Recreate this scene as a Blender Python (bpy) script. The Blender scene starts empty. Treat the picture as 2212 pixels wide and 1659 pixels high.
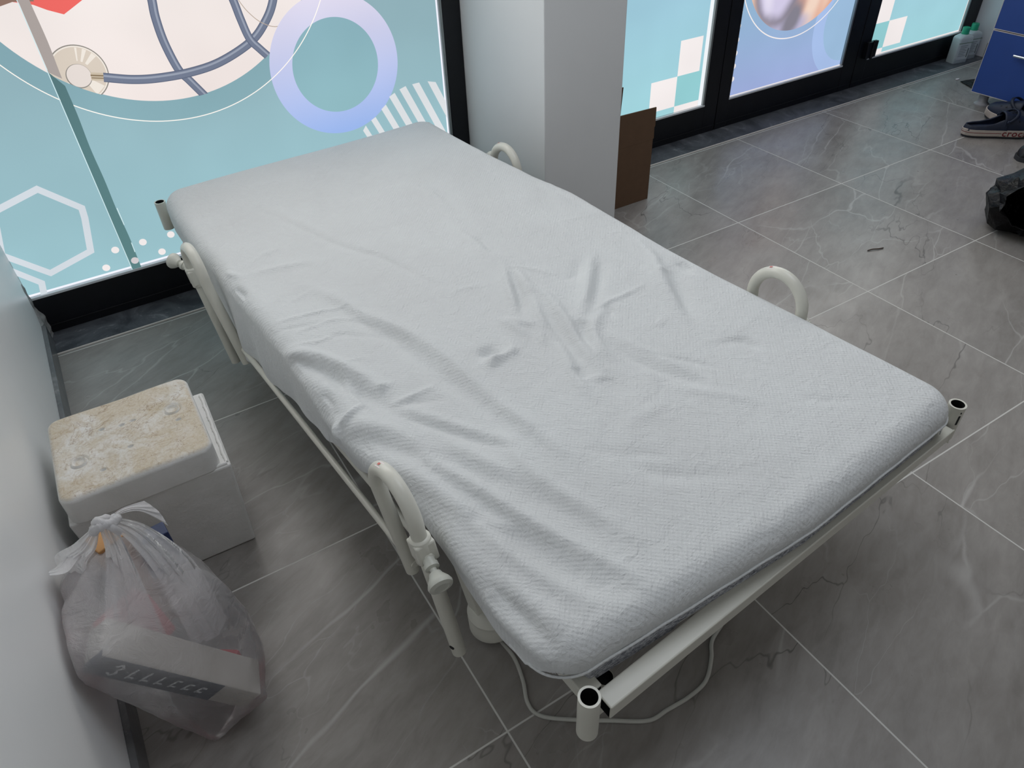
import bpy, bmesh, math, random
import numpy as np
from mathutils import Vector, Matrix, noise
random.seed(7)
C = bpy.context.scene.collection
PI = math.pi

# ------------------------------------------------------------------ helpers
def lin(c):
    if isinstance(c, str):
        c = [int(c[i:i+2], 16)/255 for i in (0, 2, 4)]
    return tuple((x/12.92 if x <= .04045 else ((x+.055)/1.055)**2.4) for x in c) + (1.0,)

class MB:
    """collects shapes and links them as one mesh object"""
    def __init__(s): s.v = []; s.f = []; s.m = []
    def add(s, vs, fs, mi=0):
        o = len(s.v); s.v += [tuple(p) for p in vs]
        s.f += [tuple(i+o for i in f) for f in fs]; s.m += [mi]*len(fs)
    def box(s, lo, hi, mi=0, M=None):
        x0, y0, z0 = lo; x1, y1, z1 = hi
        vs = [(x0,y0,z0),(x1,y0,z0),(x1,y1,z0),(x0,y1,z0),(x0,y0,z1),(x1,y0,z1),(x1,y1,z1),(x0,y1,z1)]
        if M is not None: vs = [M @ Vector(p) for p in vs]
        s.add(vs, [(0,3,2,1),(4,5,6,7),(0,1,5,4),(1,2,6,5),(2,3,7,6),(3,0,4,7)], mi)
    def tube(s, path, r, n=16, cap=True, mi=0, closed=False):
        P = [Vector(p) for p in path]; N = len(P)
        rr = r if isinstance(r, (list, tuple)) else [r]*N
        T = []
        for i in range(N):
            a = P[(i-1) % N] if (closed or i > 0) else P[i]
            b = P[(i+1) % N] if (closed or i < N-1) else P[i]
            T.append((b-a).normalized())
        up = Vector((0,0,1)) if abs(T[0].z) < .9 else Vector((1,0,0))
        X = T[0].cross(up).normalized()
        vs = []
        for i in range(N):
            X = (X - T[i]*X.dot(T[i])).normalized(); Y = T[i].cross(X)
            for k in range(n):
                a = 2*PI*k/n
                vs.append(P[i] + (X*math.cos(a) + Y*math.sin(a))*rr[i])
        fs = []
        M_ = N if closed else N-1
        for i in range(M_):
            j = (i+1) % N
            for k in range(n):
                k2 = (k+1) % n
                fs.append((i*n+k, i*n+k2, j*n+k2, j*n+k))
        if cap and not closed:
            fs.append(tuple(range(n-1, -1, -1))); fs.append(tuple((N-1)*n+k for k in range(n)))
        s.add(vs, fs, mi)
    def pipe(s, p0, p1, ro, ri, n=24, mi=0, mi_in=None):
        """hollow tube open at both ends"""
        p0 = Vector(p0); p1 = Vector(p1); t = (p1-p0).normalized()
        up = Vector((0,0,1)) if abs(t.z) < .9 else Vector((1,0,0))
        X = t.cross(up).normalized(); Y = t.cross(X)
        ring = lambda p, r: [p + (X*math.cos(2*PI*k/n) + Y*math.sin(2*PI*k/n))*r for k in range(n)]
        vs = ring(p0, ro) + ring(p1, ro) + ring(p0, ri) + ring(p1, ri)
        q = lambda a, b: [(a*n+k, a*n+(k+1) % n, b*n+(k+1) % n, b*n+k) for k in range(n)]
        s.add(vs, q(0,1) + q(1,3) + q(2,0), mi)
        s.add(vs, q(3,2), mi if mi_in is None else mi_in)
    def lathe(s, prof, n=24, origin=(0,0,0), M=None, mi=0, sx=1, sy=1):
        o = Vector(origin); vs = []
        for r, z in prof:
            for k in range(n):
                a = 2*PI*k/n; p = Vector((r*math.cos(a)*sx, r*math.sin(a)*sy, z))
                vs.append((M @ p if M is not None else p) + o)
        fs = []
        for i in range(len(prof)-1):
            for k in range(n):
                fs.append((i*n+k, i*n+(k+1) % n, (i+1)*n+(k+1) % n, (i+1)*n+k))
        fs.append(tuple(range(n-1, -1, -1))); fs.append(tuple((len(prof)-1)*n+k for k in range(n)))
        s.add(vs, fs, mi)
    def prism(s, pts, z0, z1, mi=0, M=None):
        n = len(pts)
        vs = [(x, y, z0) for x, y in pts] + [(x, y, z1) for x, y in pts]
        if M is not None: vs = [M @ Vector(p) for p in vs]
        s.add(vs, [tuple(range(n-1,-1,-1)), tuple(range(n, 2*n))] + [(i,(i+1) % n, n+(i+1) % n, n+i) for i in range(n)], mi)
    def build(s, name, mat, parent=None, smooth=35, bevel=0, seg=2, sub=0):
        me = bpy.data.meshes.new(name); me.from_pydata(s.v, [], s.f)
        for m in (mat if isinstance(mat, (list, tuple)) else [mat]): me.materials.append(m)
        me.polygons.foreach_set('material_index', s.m)
        me.update()
        if smooth:
            me.shade_smooth(); me.set_sharp_from_angle(angle=math.radians(smooth))
        o = bpy.data.objects.new(name, me); C.objects.link(o)
        if parent: o.parent = parent
        if bevel:
            b = o.modifiers.new('bevel', 'BEVEL'); b.width = bevel; b.segments = seg; b.limit_method = 'ANGLE'; b.angle_limit = math.radians(40)
            b.harden_normals = False
        if sub:
            b = o.modifiers.new('sub', 'SUBSURF'); b.levels = sub; b.render_levels = sub
        return o

def thing(name, label, cat, loc=(0,0,0), rz=0, group=None):
    o = bpy.data.objects.new(name, None); C.objects.link(o)
    o.empty_display_size = .05
    o.location = loc; o.rotation_euler = (0,0,rz)
    return tag(o, label, cat, group)
def tag(o, label, cat, group=None):
    o['label'] = label; o['category'] = cat
    if group: o['group'] = group
    return o
def struct(o, label=None, cat=None):
    o['kind'] = 'structure'
    if label: o['label'] = label
    if cat: o['category'] = cat
    return o
def smooth_path(pts, k=8, closed=False):
    """Catmull-Rom through the points"""
    P = [Vector(p) for p in pts]; out = []
    n = len(P)
    for i in range(n if closed else n-1):
        g = (lambda j: P[j % n]) if closed else (lambda j: P[min(max(j,0),n-1)])
        a, b, c, d = g(i-1), g(i), g(i+1), g(i+2)
        for q in range(k):
            t = q/k
            out.append(.5*((2*b)+(c-a)*t+(2*a-5*b+4*c-d)*t*t+(3*b-a-3*c+d)*t**3))
    if not closed: out.append(P[-1])
    return out

# ------------------------------------------------------------------ materials
def new_mat(name):
    m = bpy.data.materials.new(name); m.use_nodes = True
    nt = m.node_tree; nt.nodes.clear()
    out = nt.nodes.new('ShaderNodeOutputMaterial')
    return m, nt, out
def N(nt, typ, **kw):
    n = nt.nodes.new(typ)
    for k, v in kw.items(): setattr(n, k, v)
    return n
def setin(n, **kw):
    for k, v in kw.items(): n.inputs[k.replace('_', ' ')].default_value = v
def L(nt, a, b): nt.links.new(a, b)
def ramp(nt, src, stops, interp='LINEAR'):
    r = N(nt, 'ShaderNodeValToRGB'); e = r.color_ramp.elements; r.color_ramp.interpolation = interp
    while len(e) < len(stops): e.new(.5)
    for i, (p, c) in enumerate(stops):
        e[i].position = p; e[i].color = c if len(c) == 4 else lin(c)
    if src is not None: L(nt, src, r.inputs[0])
    return r
def math_(nt, op, a, b=None, c=None):
    n = N(nt, 'ShaderNodeMath', operation=op)
    for i, x in enumerate((a, b, c)):
        if x is None: continue
        if hasattr(x, 'links'): L(nt, x, n.inputs[i])
        else: n.inputs[i].default_value = x
    return n.outputs[0]
def mixc(nt, fac, a, b, mode='MIX'):
    n = N(nt, 'ShaderNodeMix', data_type='RGBA', blend_type=mode)
    for i, x in ((0, fac), (6, a), (7, b)):
        if hasattr(x, 'links'): L(nt, x, n.inputs[i])
        else: n.inputs[i].default_value = x
    return n.outputs[2]
def coords(nt, kind='Object'):
    return N(nt, 'ShaderNodeTexCoord').outputs[kind]
def noise_(nt, vec, scale, detail=4, rough=.55, dist=0):
    n = N(nt, 'ShaderNodeTexNoise'); L(nt, vec, n.inputs['Vector'])
    setin(n, Scale=scale, Detail=detail, Roughness=rough, Distortion=dist)
    return n.outputs[0]
def bump(nt, h, strength, dist=.002, prev=None):
    b = N(nt, 'ShaderNodeBump'); setin(b, Strength=strength, Distance=dist); L(nt, h, b.inputs['Height'])
    if prev is not None: L(nt, prev, b.inputs['Normal'])
    return b.outputs[0]
def simple(name, col, rough=.5, metal=0, var=.06, scale=12, bmp=0, bscale=60, spec=.5, coat=0):
    """a plain material with slight procedural mottling"""
    m, nt, out = new_mat(name)
    p = N(nt, 'ShaderNodeBsdfPrincipled'); L(nt, p.outputs[0], out.inputs[0])
    c = lin(col); co = coords(nt)
    f = noise_(nt, co, scale, 3)
    lo = tuple(max(0, x*(1-var)) for x in c[:3])+(1,); hi = tuple(min(1, x*(1+var)) for x in c[:3])+(1,)
    r = ramp(nt, f, [(.3, lo), (.7, hi)])
    L(nt, r.outputs[0], p.inputs['Base Color'])
    setin(p, Roughness=rough, Metallic=metal, Specular_IOR_Level=spec, Coat_Weight=coat)
    if bmp:
        L(nt, bump(nt, noise_(nt, co, bscale, 3), bmp, .002), p.inputs['Normal'])
    return m
def glow(name, col, strength=1.0, col2=None, z0=0, z1=1):
    """back-lit printed film: the print's own colour, lit through from outside"""
    m, nt, out = new_mat(name)
    co = coords(nt)
    e = N(nt, 'ShaderNodeEmission'); setin(e, Strength=strength)
    c = lin(col)
    f = noise_(nt, co, 2.2, 2)
    if col2:
        sx = N(nt, 'ShaderNodeSeparateXYZ'); L(nt, co, sx.inputs[0])
        mr = N(nt, 'ShaderNodeMapRange'); L(nt, sx.outputs[2], mr.inputs[0])
        setin(mr, From_Min=z0, From_Max=z1)
        base = mixc(nt, mr.outputs[0], c, lin(col2))
    else: base = c
    r = ramp(nt, f, [(.3, (.94,.94,.94,1)), (.7, (1.05,1.05,1.05,1))])
    L(nt, mixc(nt, 1.0, base, r.outputs[0], 'MULTIPLY'), e.inputs[0])
    g = N(nt, 'ShaderNodeBsdfGlossy'); setin(g, Roughness=.25, Color=(1,1,1,1))
    fr = N(nt, 'ShaderNodeFresnel'); setin(fr, IOR=1.35)
    ms = N(nt, 'ShaderNodeMixShader'); L(nt, math_(nt, 'MULTIPLY', fr.outputs[0], .5), ms.inputs[0])
    L(nt, e.outputs[0], ms.inputs[1]); L(nt, g.outputs[0], ms.inputs[2])
    L(nt, ms.outputs[0], out.inputs[0])
    return m

M = {}
M['cream'] = simple('cream_enamel', 'd2d1c6', .32, var=.03, spec=.5)
M['steel_dark'] = simple('dark_inside', '101214', .6)
M['black_frame'] = simple('black_aluminium', '0b0d13', .42, var=.25, scale=20, spec=.35)
M['gasket'] = simple('pale_gasket', 'dadde0', .35, var=.04)
M['silver'] = simple('silver_bead', '8f9595', .35, .6)
M['paint'] = simple('white_wall_paint', 'e8e9e9', .36, var=.015, scale=4, bmp=.05, bscale=14, spec=.45)
M['col_paint'] = simple('white_column_paint', 'dcdddd', .6, var=.015, scale=4, bmp=.08, bscale=220)
M['plaster'] = simple('rough_plaster', '8c8d8c', .9, var=.3, scale=60, bmp=.6, bscale=120)
M['card'] = simple('brown_cardboard', '5f4733', .85, var=.06, scale=30, bmp=.1)
M['blue'] = simple('blue_laminate', '294a92', .45, var=.03)
M['edge'] = simple('pale_edge_band', 'c9c3bd', .5)
M['chrome'] = simple('chrome', 'c8ccd0', .15, 1)
M['greyplast'] = simple('grey_plastic', '9a9a9c', .45)
M['navy'] = simple('navy_rubber', '141e33', .55, var=.2, scale=25, bmp=.05, bscale=160)
M['midsole'] = simple('cream_rubber', 'b0a59b', .6)
M['outsole'] = simple('dark_rubber', '2b2c30', .7)
M['red'] = simple('dark_red_print', '6f1f26', .6)
M['bottle'] = simple('white_bottle_plastic', 'c3cbcb', .4)
M['greencap'] = simple('green_cap', '27a67d', .4)
M['label'] = simple('bottle_label', 'ccd2d2', .5)
M['ink'] = simple('dark_label_ink', '4b5553', .6)
M['greenink'] = simple('green_label_ink', '3d6b2c', .6)
M['mattress'] = None
M['blackshoe'] = simple('black_leather', '0d0d0f', .4, spec=.4)
M['knob'] = simple('pale_plastic_knob', 'c6c7bd', .35)
M['sticker'] = simple('white_sticker', 'ecdedd', .4)
M['stickred'] = simple('red_sticker_print', 'c9685e', .5)
M['navyprint'] = simple('navy_carton_print', '16263d', .6)
M['carton'] = simple('grey_white_carton', 'b9b2a9', .7, var=.04)
M['whiteprint'] = simple('white_print', 'e6eaea', .6)
M['redpack'] = simple('red_wrapper', 'c22336', .5)
M['bluepack'] = simple('blue_wrapper', '16284f', .5)
M['brownpack'] = simple('brown_card_wrapper', 'b98a57', .7)

def floor_material():
    m, nt, out = new_mat('grey_marble_tiles')
    p = N(nt, 'ShaderNodeBsdfPrincipled'); L(nt, p.outputs[0], out.inputs[0])
    co = N(nt, 'ShaderNodeNewGeometry').outputs['Position']
    s = N(nt, 'ShaderNodeSeparateXYZ'); L(nt, co, s.inputs[0])
    u = math_(nt, 'DIVIDE', math_(nt, 'ADD', s.outputs[0], 10*.6-.2825), .6)
    v = math_(nt, 'DIVIDE', math_(nt, 'ADD', s.outputs[1], 10*.6-.5645), .6)
    iu = math_(nt, 'FLOOR', u); iv = math_(nt, 'FLOOR', v)
    fu = math_(nt, 'FRACT', u); fv = math_(nt, 'FRACT', v)
    eu = math_(nt, 'MINIMUM', fu, math_(nt, 'SUBTRACT', 1.0, fu)); ev = math_(nt, 'MINIMUM', fv, math_(nt, 'SUBTRACT', 1.0, fv))
    e = math_(nt, 'MINIMUM', eu, ev)
    gr = N(nt, 'ShaderNodeMapRange'); L(nt, e, gr.inputs[0]); setin(gr, From_Min=.0024, From_Max=.0036, To_Min=1.0, To_Max=0.0)
    cx = N(nt, 'ShaderNodeCombineXYZ'); L(nt, iu, cx.inputs[0]); L(nt, iv, cx.inputs[1])
    wn = N(nt, 'ShaderNodeTexWhiteNoise', noise_dimensions='3D'); L(nt, cx.outputs[0], wn.inputs['Vector'])
    sc = N(nt, 'ShaderNodeVectorMath', operation='SCALE'); L(nt, wn.outputs['Color'], sc.inputs[0]); sc.inputs['Scale'].default_value = 37.0
    vr = N(nt, 'ShaderNodeVectorRotate', rotation_type='Z_AXIS'); L(nt, co, vr.inputs['Vector']); vr.inputs['Angle'].default_value = math.radians(-24)
    add = N(nt, 'ShaderNodeVectorMath', operation='ADD'); L(nt, vr.outputs[0], add.inputs[0]); L(nt, sc.outputs[0], add.inputs[1])
    st = N(nt, 'ShaderNodeVectorMath', operation='MULTIPLY'); L(nt, add.outputs[0], st.inputs[0]); st.inputs[1].default_value = (.42, 1.25, 1)
    V = st.outputs[0]
    clouds = noise_(nt, V, 3.0, 5, .62, .5)
    base = ramp(nt, clouds, [(.28, '736e68'), (.5, '88837e'), (.72, '9b9691')]).outputs[0]
    fine = noise_(nt, V, 24, 4, .68, .4)
    base = mixc(nt, .38, base, ramp(nt, fine, [(.3, '6d6965'), (.7, '9d9a96')]).outputs[0])
    # veins: cracks of a warped cell pattern, broken up by a mask
    def vein(off, scale, w, warp, mscale, mlo, wscale=2.2):
        sh = N(nt, 'ShaderNodeVectorMath', operation='ADD'); L(nt, V, sh.inputs[0]); sh.inputs[1].default_value = (off, off*.7, off*.3)
        n_ = N(nt, 'ShaderNodeTexNoise'); L(nt, sh.outputs[0], n_.inputs['Vector']); setin(n_, Scale=wscale, Detail=4.0, Roughness=.55)
        wv = N(nt, 'ShaderNodeVectorMath', operation='SCALE'); L(nt, n_.outputs['Color'], wv.inputs[0]); wv.inputs['Scale'].default_value = warp
        ad = N(nt, 'ShaderNodeVectorMath', operation='ADD'); L(nt, sh.outputs[0], ad.inputs[0]); L(nt, wv.outputs[0], ad.inputs[1])
        fl_ = N(nt, 'ShaderNodeVectorMath', operation='MULTIPLY'); L(nt, ad.outputs[0], fl_.inputs[0]); fl_.inputs[1].default_value = (1, 1, 0)
        vo = N(nt, 'ShaderNodeTexVoronoi', feature='DISTANCE_TO_EDGE'); L(nt, fl_.outputs[0], vo.inputs['Vector']); setin(vo, Scale=scale)
        wd = math_(nt, 'MULTIPLY', ramp(nt, noise_(nt, sh.outputs[0], 6, 2), [(.3, (.35,.35,.35,1)), (.7, (1,1,1,1))]).outputs[0], w)
        k = N(nt, 'ShaderNodeMapRange', interpolation_type='SMOOTHSTEP'); L(nt, vo.outputs['Distance'], k.inputs[0]); setin(k, From_Min=0.0, To_Min=1.0, To_Max=0.0); L(nt, wd, k.inputs['From Max'])
        mk = N(nt, 'ShaderNodeMapRange'); L(nt, noise_(nt, sh.outputs[0], mscale, 2), mk.inputs[0]); setin(mk, From_Min=mlo, From_Max=mlo+.12)
        return math_(nt, 'MULTIPLY', k.outputs[0], mk.outputs[0])
    v1 = vein(0, 2.2, .016, .30, 2.3, .44); v2 = vein(5, 3.4, .016, .35, 3.1, .48, 3.0); v3 = vein(0, 2.2, .11, .30, 2.0, .44); v5 = vein(11, 6.5, .018, .30, 2.6, .52, 4.0)
    base = mixc(nt, math_(nt, 'MULTIPLY', v3, .04), base, lin('b3b1ae'))
    base = mixc(nt, math_(nt, 'MULTIPLY', v1, .36), base, lin('cbc9c6'))
    base = mixc(nt, math_(nt, 'MULTIPLY', v2, .28), base, lin('c2c0bd'))
    base = mixc(nt, math_(nt, 'MULTIPLY', v5, .22), base, lin('bebcb9'))
    v4 = vein(8, 2.6, .010, .5, 1.7, .49, 4.0)
    base = mixc(nt, math_(nt, 'MULTIPLY', v4, .65), base, lin('2c2926'))
    dirt = noise_(nt, co, 5.5, 4, .6)
    base = mixc(nt, ramp(nt, dirt, [(.48, (0,0,0,1)), (.75, (.22,.22,.22,1))]).outputs[0], base, lin('a5a3a0'))
    base = mixc(nt, gr.outputs[0], base, lin('c9c8c3'))
    L(nt, base, p.inputs['Base Color'])
    rr = ramp(nt, noise_(nt, co, 7, 4), [(.3, (.26,.26,.26,1)), (.7, (.40,.40,.40,1))])
    L(nt, mixc(nt, gr.outputs[0], rr.outputs[0], (.8,.8,.8,1)), p.inputs['Roughness'])
    setin(p, Specular_IOR_Level=.5)
    h = math_(nt, 'SUBTRACT', math_(nt, 'MULTIPLY', fine, .15), gr.outputs[0])
    L(nt, bump(nt, h, .25, .0012), p.inputs['Normal'])
    return m
M['floor'] = floor_material()

def stone_material(name, a, b, vein, rough=.3):
    m, nt, out = new_mat(name)
    p = N(nt, 'ShaderNodeBsdfPrincipled'); L(nt, p.outputs[0], out.inputs[0])
    co = coords(nt)
    c = ramp(nt, noise_(nt, co, 7, 6, .65, 1.5), [(.35, a), (.6, b), (.78, vein)])
    d = ramp(nt, noise_(nt, co, 45, 4, .7), [(.62, (0,0,0,1)), (.75, (.5,.5,.5,1))])
    L(nt, mixc(nt, d.outputs[0], c.outputs[0], lin(vein)), p.inputs['Base Color'])
    setin(p, Roughness=rough); L(nt, bump(nt, noise_(nt, co, 60, 4), .15), p.inputs['Normal'])
    return m
M['sill'] = stone_material('black_marble_sill', '3c3f44', '5b5e63', 'a0a2a5', .4)
M['basetile'] = stone_material('grey_skirting_tile', '55575a', '6b6c6d', 'a5a6a5', .3)

def fabric_material():
    m, nt, out = new_mat('white_waffle_sheet')
    p = N(nt, 'ShaderNodeBsdfPrincipled'); L(nt, p.outputs[0], out.inputs[0])
    co = coords(nt)
    s = N(nt, 'ShaderNodeSeparateXYZ'); L(nt, co, s.inputs[0])
    wob = noise_(nt, co, 9, 2)
    kx = math_(nt, 'SINE', math_(nt, 'ADD', math_(nt, 'MULTIPLY', s.outputs[0], 2*PI/.0098), math_(nt, 'MULTIPLY', wob, 2.5)))
    ky = math_(nt, 'SINE', math_(nt, 'ADD', math_(nt, 'MULTIPLY', s.outputs[1], 2*PI/.0098), math_(nt, 'MULTIPLY', noise_(nt, co, 7, 1), 2.5)))
    weave = math_(nt, 'MULTIPLY', kx, ky)
    fuzz = noise_(nt, co, 420, 2, .6)
    crink = noise_(nt, co, 26, 5, .6, 1.2)
    n0 = bump(nt, noise_(nt, co, 75, 4, .65, .2), .30, .006)
    n1 = bump(nt, crink, .42, .010, n0)
    n2 = bump(nt, math_(nt, 'ADD', math_(nt, 'MULTIPLY', weave, .62), math_(nt, 'MULTIPLY', fuzz, .7)), .34, .0014, n1)
    L(nt, n2, p.inputs['Normal'])
    tint = ramp(nt, noise_(nt, co, 3.0, 4, .6), [(.3, 'cbcdcd'), (.7, 'd2d5d5')])
    L(nt, tint.outputs[0], p.inputs['Base Color'])
    setin(p, Roughness=.9, Specular_IOR_Level=.15, Sheen_Weight=.15, Sheen_Roughness=.5)
    return m
M['fabric'] = fabric_material()

def mattress_material():
    m, nt, out = new_mat('mottled_grey_ticking')
    p = N(nt, 'ShaderNodeBsdfPrincipled'); L(nt, p.outputs[0], out.inputs[0])
    co = coords(nt)
    mp = N(nt, 'ShaderNodeVectorMath', operation='MULTIPLY'); L(nt, co, mp.inputs[0]); mp.inputs[1].default_value = (1, 1, 2.2)
    c = ramp(nt, noise_(nt, mp.outputs[0], 130, 4, .7, .6), [(.38, '5b5e66'), (.5, '9a9da4'), (.62, 'c2c4c8')])
    L(nt, c.outputs[0], p.inputs['Base Color']); setin(p, Roughness=.9)
    return m
M['mattress'] = mattress_material()

def foam_material(name, dirty):
    m, nt, out = new_mat(name)
    p = N(nt, 'ShaderNodeBsdfPrincipled'); L(nt, p.outputs[0], out.inputs[0])
    co = coords(nt)
    base = ramp(nt, noise_(nt, co, 14, 4), [(.3, 'd3d3cf'), (.7, 'dedddb')]).outputs[0]
    if dirty:
        g = N(nt, 'ShaderNodeNewGeometry'); s = N(nt, 'ShaderNodeSeparateXYZ'); L(nt, g.outputs['Normal'], s.inputs[0])
        up = N(nt, 'ShaderNodeMapRange'); L(nt, s.outputs[2], up.inputs[0]); setin(up, From_Min=.55, From_Max=.95)
        pa = ramp(nt, noise_(nt, co, 11, 5, .6, .8), [(.34, (0,0,0,1)), (.58, (1,1,1,1))]).outputs[0]
        sp = ramp(nt, noise_(nt, co, 210, 3, .75, .5), [(.42, (0,0,0,1)), (.62, (1,1,1,1))]).outputs[0]
        st = ramp(nt, noise_(nt, co, 42, 5, .7, 2.0), [(.50, (0,0,0,1)), (.64, (1,1,1,1))]).outputs[0]
        f = math_(nt, 'MULTIPLY', up.outputs[0], math_(nt, 'ADD', math_(nt, 'MULTIPLY', pa, .50), math_(nt, 'MULTIPLY', sp, .22)))
        base = mixc(nt, f, base, lin('b5a27e'))
        base = mixc(nt, math_(nt, 'MULTIPLY', up.outputs[0], math_(nt, 'MULTIPLY', st, .38)), base, lin('9c8462'))
        a2 = noise_(nt, co, 8, 4, .6, 1.5)
        ln = N(nt, 'ShaderNodeMapRange'); L(nt, math_(nt, 'ABSOLUTE', math_(nt, 'SUBTRACT', a2, .5)), ln.inputs[0]); setin(ln, From_Min=0, From_Max=.008, To_Min=.5, To_Max=0)
        base = mixc(nt, math_(nt, 'MULTIPLY', up.outputs[0], ln.outputs[0]), base, lin('7b5a3a'))
    else:
        dk = ramp(nt, noise_(nt, co, 30, 5, .7, 1), [(.62, (0,0,0,1)), (.8, (.35,.35,.35,1))]).outputs[0]
        base = mixc(nt, dk, base, lin('7c7a74'))
    L(nt, base, p.inputs['Base Color']); setin(p, Roughness=.75, Specular_IOR_Level=.3)
    vo = N(nt, 'ShaderNodeTexVoronoi'); L(nt, co, vo.inputs['Vector']); setin(vo, Scale=220.0)
    n1 = bump(nt, noise_(nt, co, 22, 4, .6), .35, .006)
    L(nt, bump(nt, vo.outputs['Distance'], .12, .002, n1), p.inputs['Normal'])
    return m
M['foam'] = foam_material('white_foam', False)
M['foam_dirty'] = foam_material('soiled_white_foam', True)

def thin_plastic(name='milky_thin_plastic', lo=.24, hi=.60):
    m, nt, out = new_mat(name)
    co = coords(nt)
    tr = N(nt, 'ShaderNodeBsdfTransparent'); tr.inputs[0].default_value = (.95,.95,.96,1)
    df = N(nt, 'ShaderNodeBsdfDiffuse'); df.inputs[0].default_value = lin('f0eff0')
    tl = N(nt, 'ShaderNodeBsdfTranslucent'); tl.inputs[0].default_value = lin('f0eff0')
    gl = N(nt, 'ShaderNodeBsdfGlossy'); setin(gl, Roughness=.28); gl.inputs[0].default_value = (.9,.9,.9,1)
    a = N(nt, 'ShaderNodeMixShader'); a.inputs[0].default_value = .45; L(nt, df.outputs[0], a.inputs[1]); L(nt, tl.outputs[0], a.inputs[2])
    b = N(nt, 'ShaderNodeMixShader'); sz = N(nt, 'ShaderNodeSeparateXYZ'); L(nt, co, sz.inputs[0])
    mz = N(nt, 'ShaderNodeMapRange'); L(nt, math_(nt, 'ADD', sz.outputs[2], math_(nt, 'MULTIPLY', noise_(nt, co, 9, 4), .12)), mz.inputs[0]); setin(mz, From_Min=.24, From_Max=.47, To_Min=lo, To_Max=hi)
    L(nt, mz.outputs[0], b.inputs[0])
    L(nt, tr.outputs[0], b.inputs[1]); L(nt, a.outputs[0], b.inputs[2])
    c = N(nt, 'ShaderNodeMixShader'); fr = N(nt, 'ShaderNodeFresnel'); setin(fr, IOR=1.4); L(nt, math_(nt, 'MULTIPLY', fr.outputs[0], .7), c.inputs[0])
    L(nt, b.outputs[0], c.inputs[1]); L(nt, gl.outputs[0], c.inputs[2])
    L(nt, c.outputs[0], out.inputs[0])
    n1 = bump(nt, noise_(nt, co, 26, 4, .62, 2.2), .55, .008)
    for x in (df, tl, gl): L(nt, n1, x.inputs['Normal'])
    return m
M['plastic'] = thin_plastic()
M['plastic_thick'] = thin_plastic('gathered_milky_plastic', .55, .75)

def black_plastic():
    m, nt, out = new_mat('black_bin_bag_plastic')
    p = N(nt, 'ShaderNodeBsdfPrincipled'); L(nt, p.outputs[0], out.inputs[0])
    co = coords(nt)
    setin(p, Roughness=.27, Specular_IOR_Level=.20); p.inputs['Base Color'].default_value = lin('050506')
    L(nt, bump(nt, noise_(nt, co, 26, 5, .6, 2.0), .7, .012), p.inputs['Normal'])
    return m
M['binbag'] = black_plastic()

def photo_material(x0):
    """out-of-focus print: soft patches of skin, coat and shade"""
    m, nt, out = new_mat('film_round_photo')
    s = N(nt, 'ShaderNodeSeparateXYZ'); L(nt, coords(nt), s.inputs[0])
    wob = math_(nt, 'MULTIPLY', math_(nt, 'SUBTRACT', noise_(nt, coords(nt), 7, 2), .5), .06)
    def blob(cx, cz, rx, rz, rot, soft):
        ca, sa = math.cos(rot), math.sin(rot)
        dx = math_(nt, 'SUBTRACT', s.outputs[0], cx-x0); dz = math_(nt, 'ADD', math_(nt, 'SUBTRACT', s.outputs[2], cz), wob)
        u = math_(nt, 'ADD', math_(nt, 'MULTIPLY', dx, ca/rx), math_(nt, 'MULTIPLY', dz, sa/rx)); v = math_(nt, 'ADD', math_(nt, 'MULTIPLY', dx, -sa/rz), math_(nt, 'MULTIPLY', dz, ca/rz))
        r = math_(nt, 'SQRT', math_(nt, 'ADD', math_(nt, 'MULTIPLY', u, u), math_(nt, 'MULTIPLY', v, v)))
        k = N(nt, 'ShaderNodeMapRange', interpolation_type='SMOOTHSTEP'); L(nt, r, k.inputs[0]); setin(k, From_Min=1-soft, From_Max=1+soft, To_Min=1.0, To_Max=0.0)
        return k.outputs[0]
    c = mixc(nt, blob(2.83,.62,.10,.25,.2,.5), lin('c9b0b4'), lin('e9c3ae'))
    c = mixc(nt, blob(3.30,.56,.22,.30,.3,.25), c, lin('e0aa94'))
    c = mixc(nt, blob(3.24,.52,.05,.20,-.35,.7), c, lin('f2d6c4'))
    c = mixc(nt, blob(3.36,.60,.03,.16,-.35,.7), c, lin('f0cdb8'))
    c = mixc(nt, blob(3.06,.40,.15,.055,.1,.4), c, lin('b9b4cf'))
    c = mixc(nt, blob(2.975,.60,.155,.185,.1,.16), c, lin('8d8796'))
    c = mixc(nt, blob(3.10,.43,.05,.10,-.5,.5), c, lin('85828f'))
    c = mixc(nt, blob(2.968,.62,.120,.160,.1,.22), c, lin('d2cbe6'))
    c = mixc(nt, blob(2.90,.60,.03,.10,.3,.8), c, lin('e6e0f2'))
    e = N(nt, 'ShaderNodeEmission'); L(nt, c, e.inputs[0]); L(nt, e.outputs[0], out.inputs[0])
    return m
# ------------------------------------------------------------------ setting
FY = 2.515            # front of the black frames
GY = 2.53             # printed film on the panes
fl = MB(); fl.box((-.45,-2.6,-.1),(5.2,2.9,0)); struct(fl.build('floor', M['floor'], smooth=0))
sb = MB(); sb.box((-.33,2.380,-.02),(4.70,2.80,.004)); struct(sb.build('trim_1', M['sill'], smooth=0), 'dark marble strip under the shop windows', 'sill')
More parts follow.
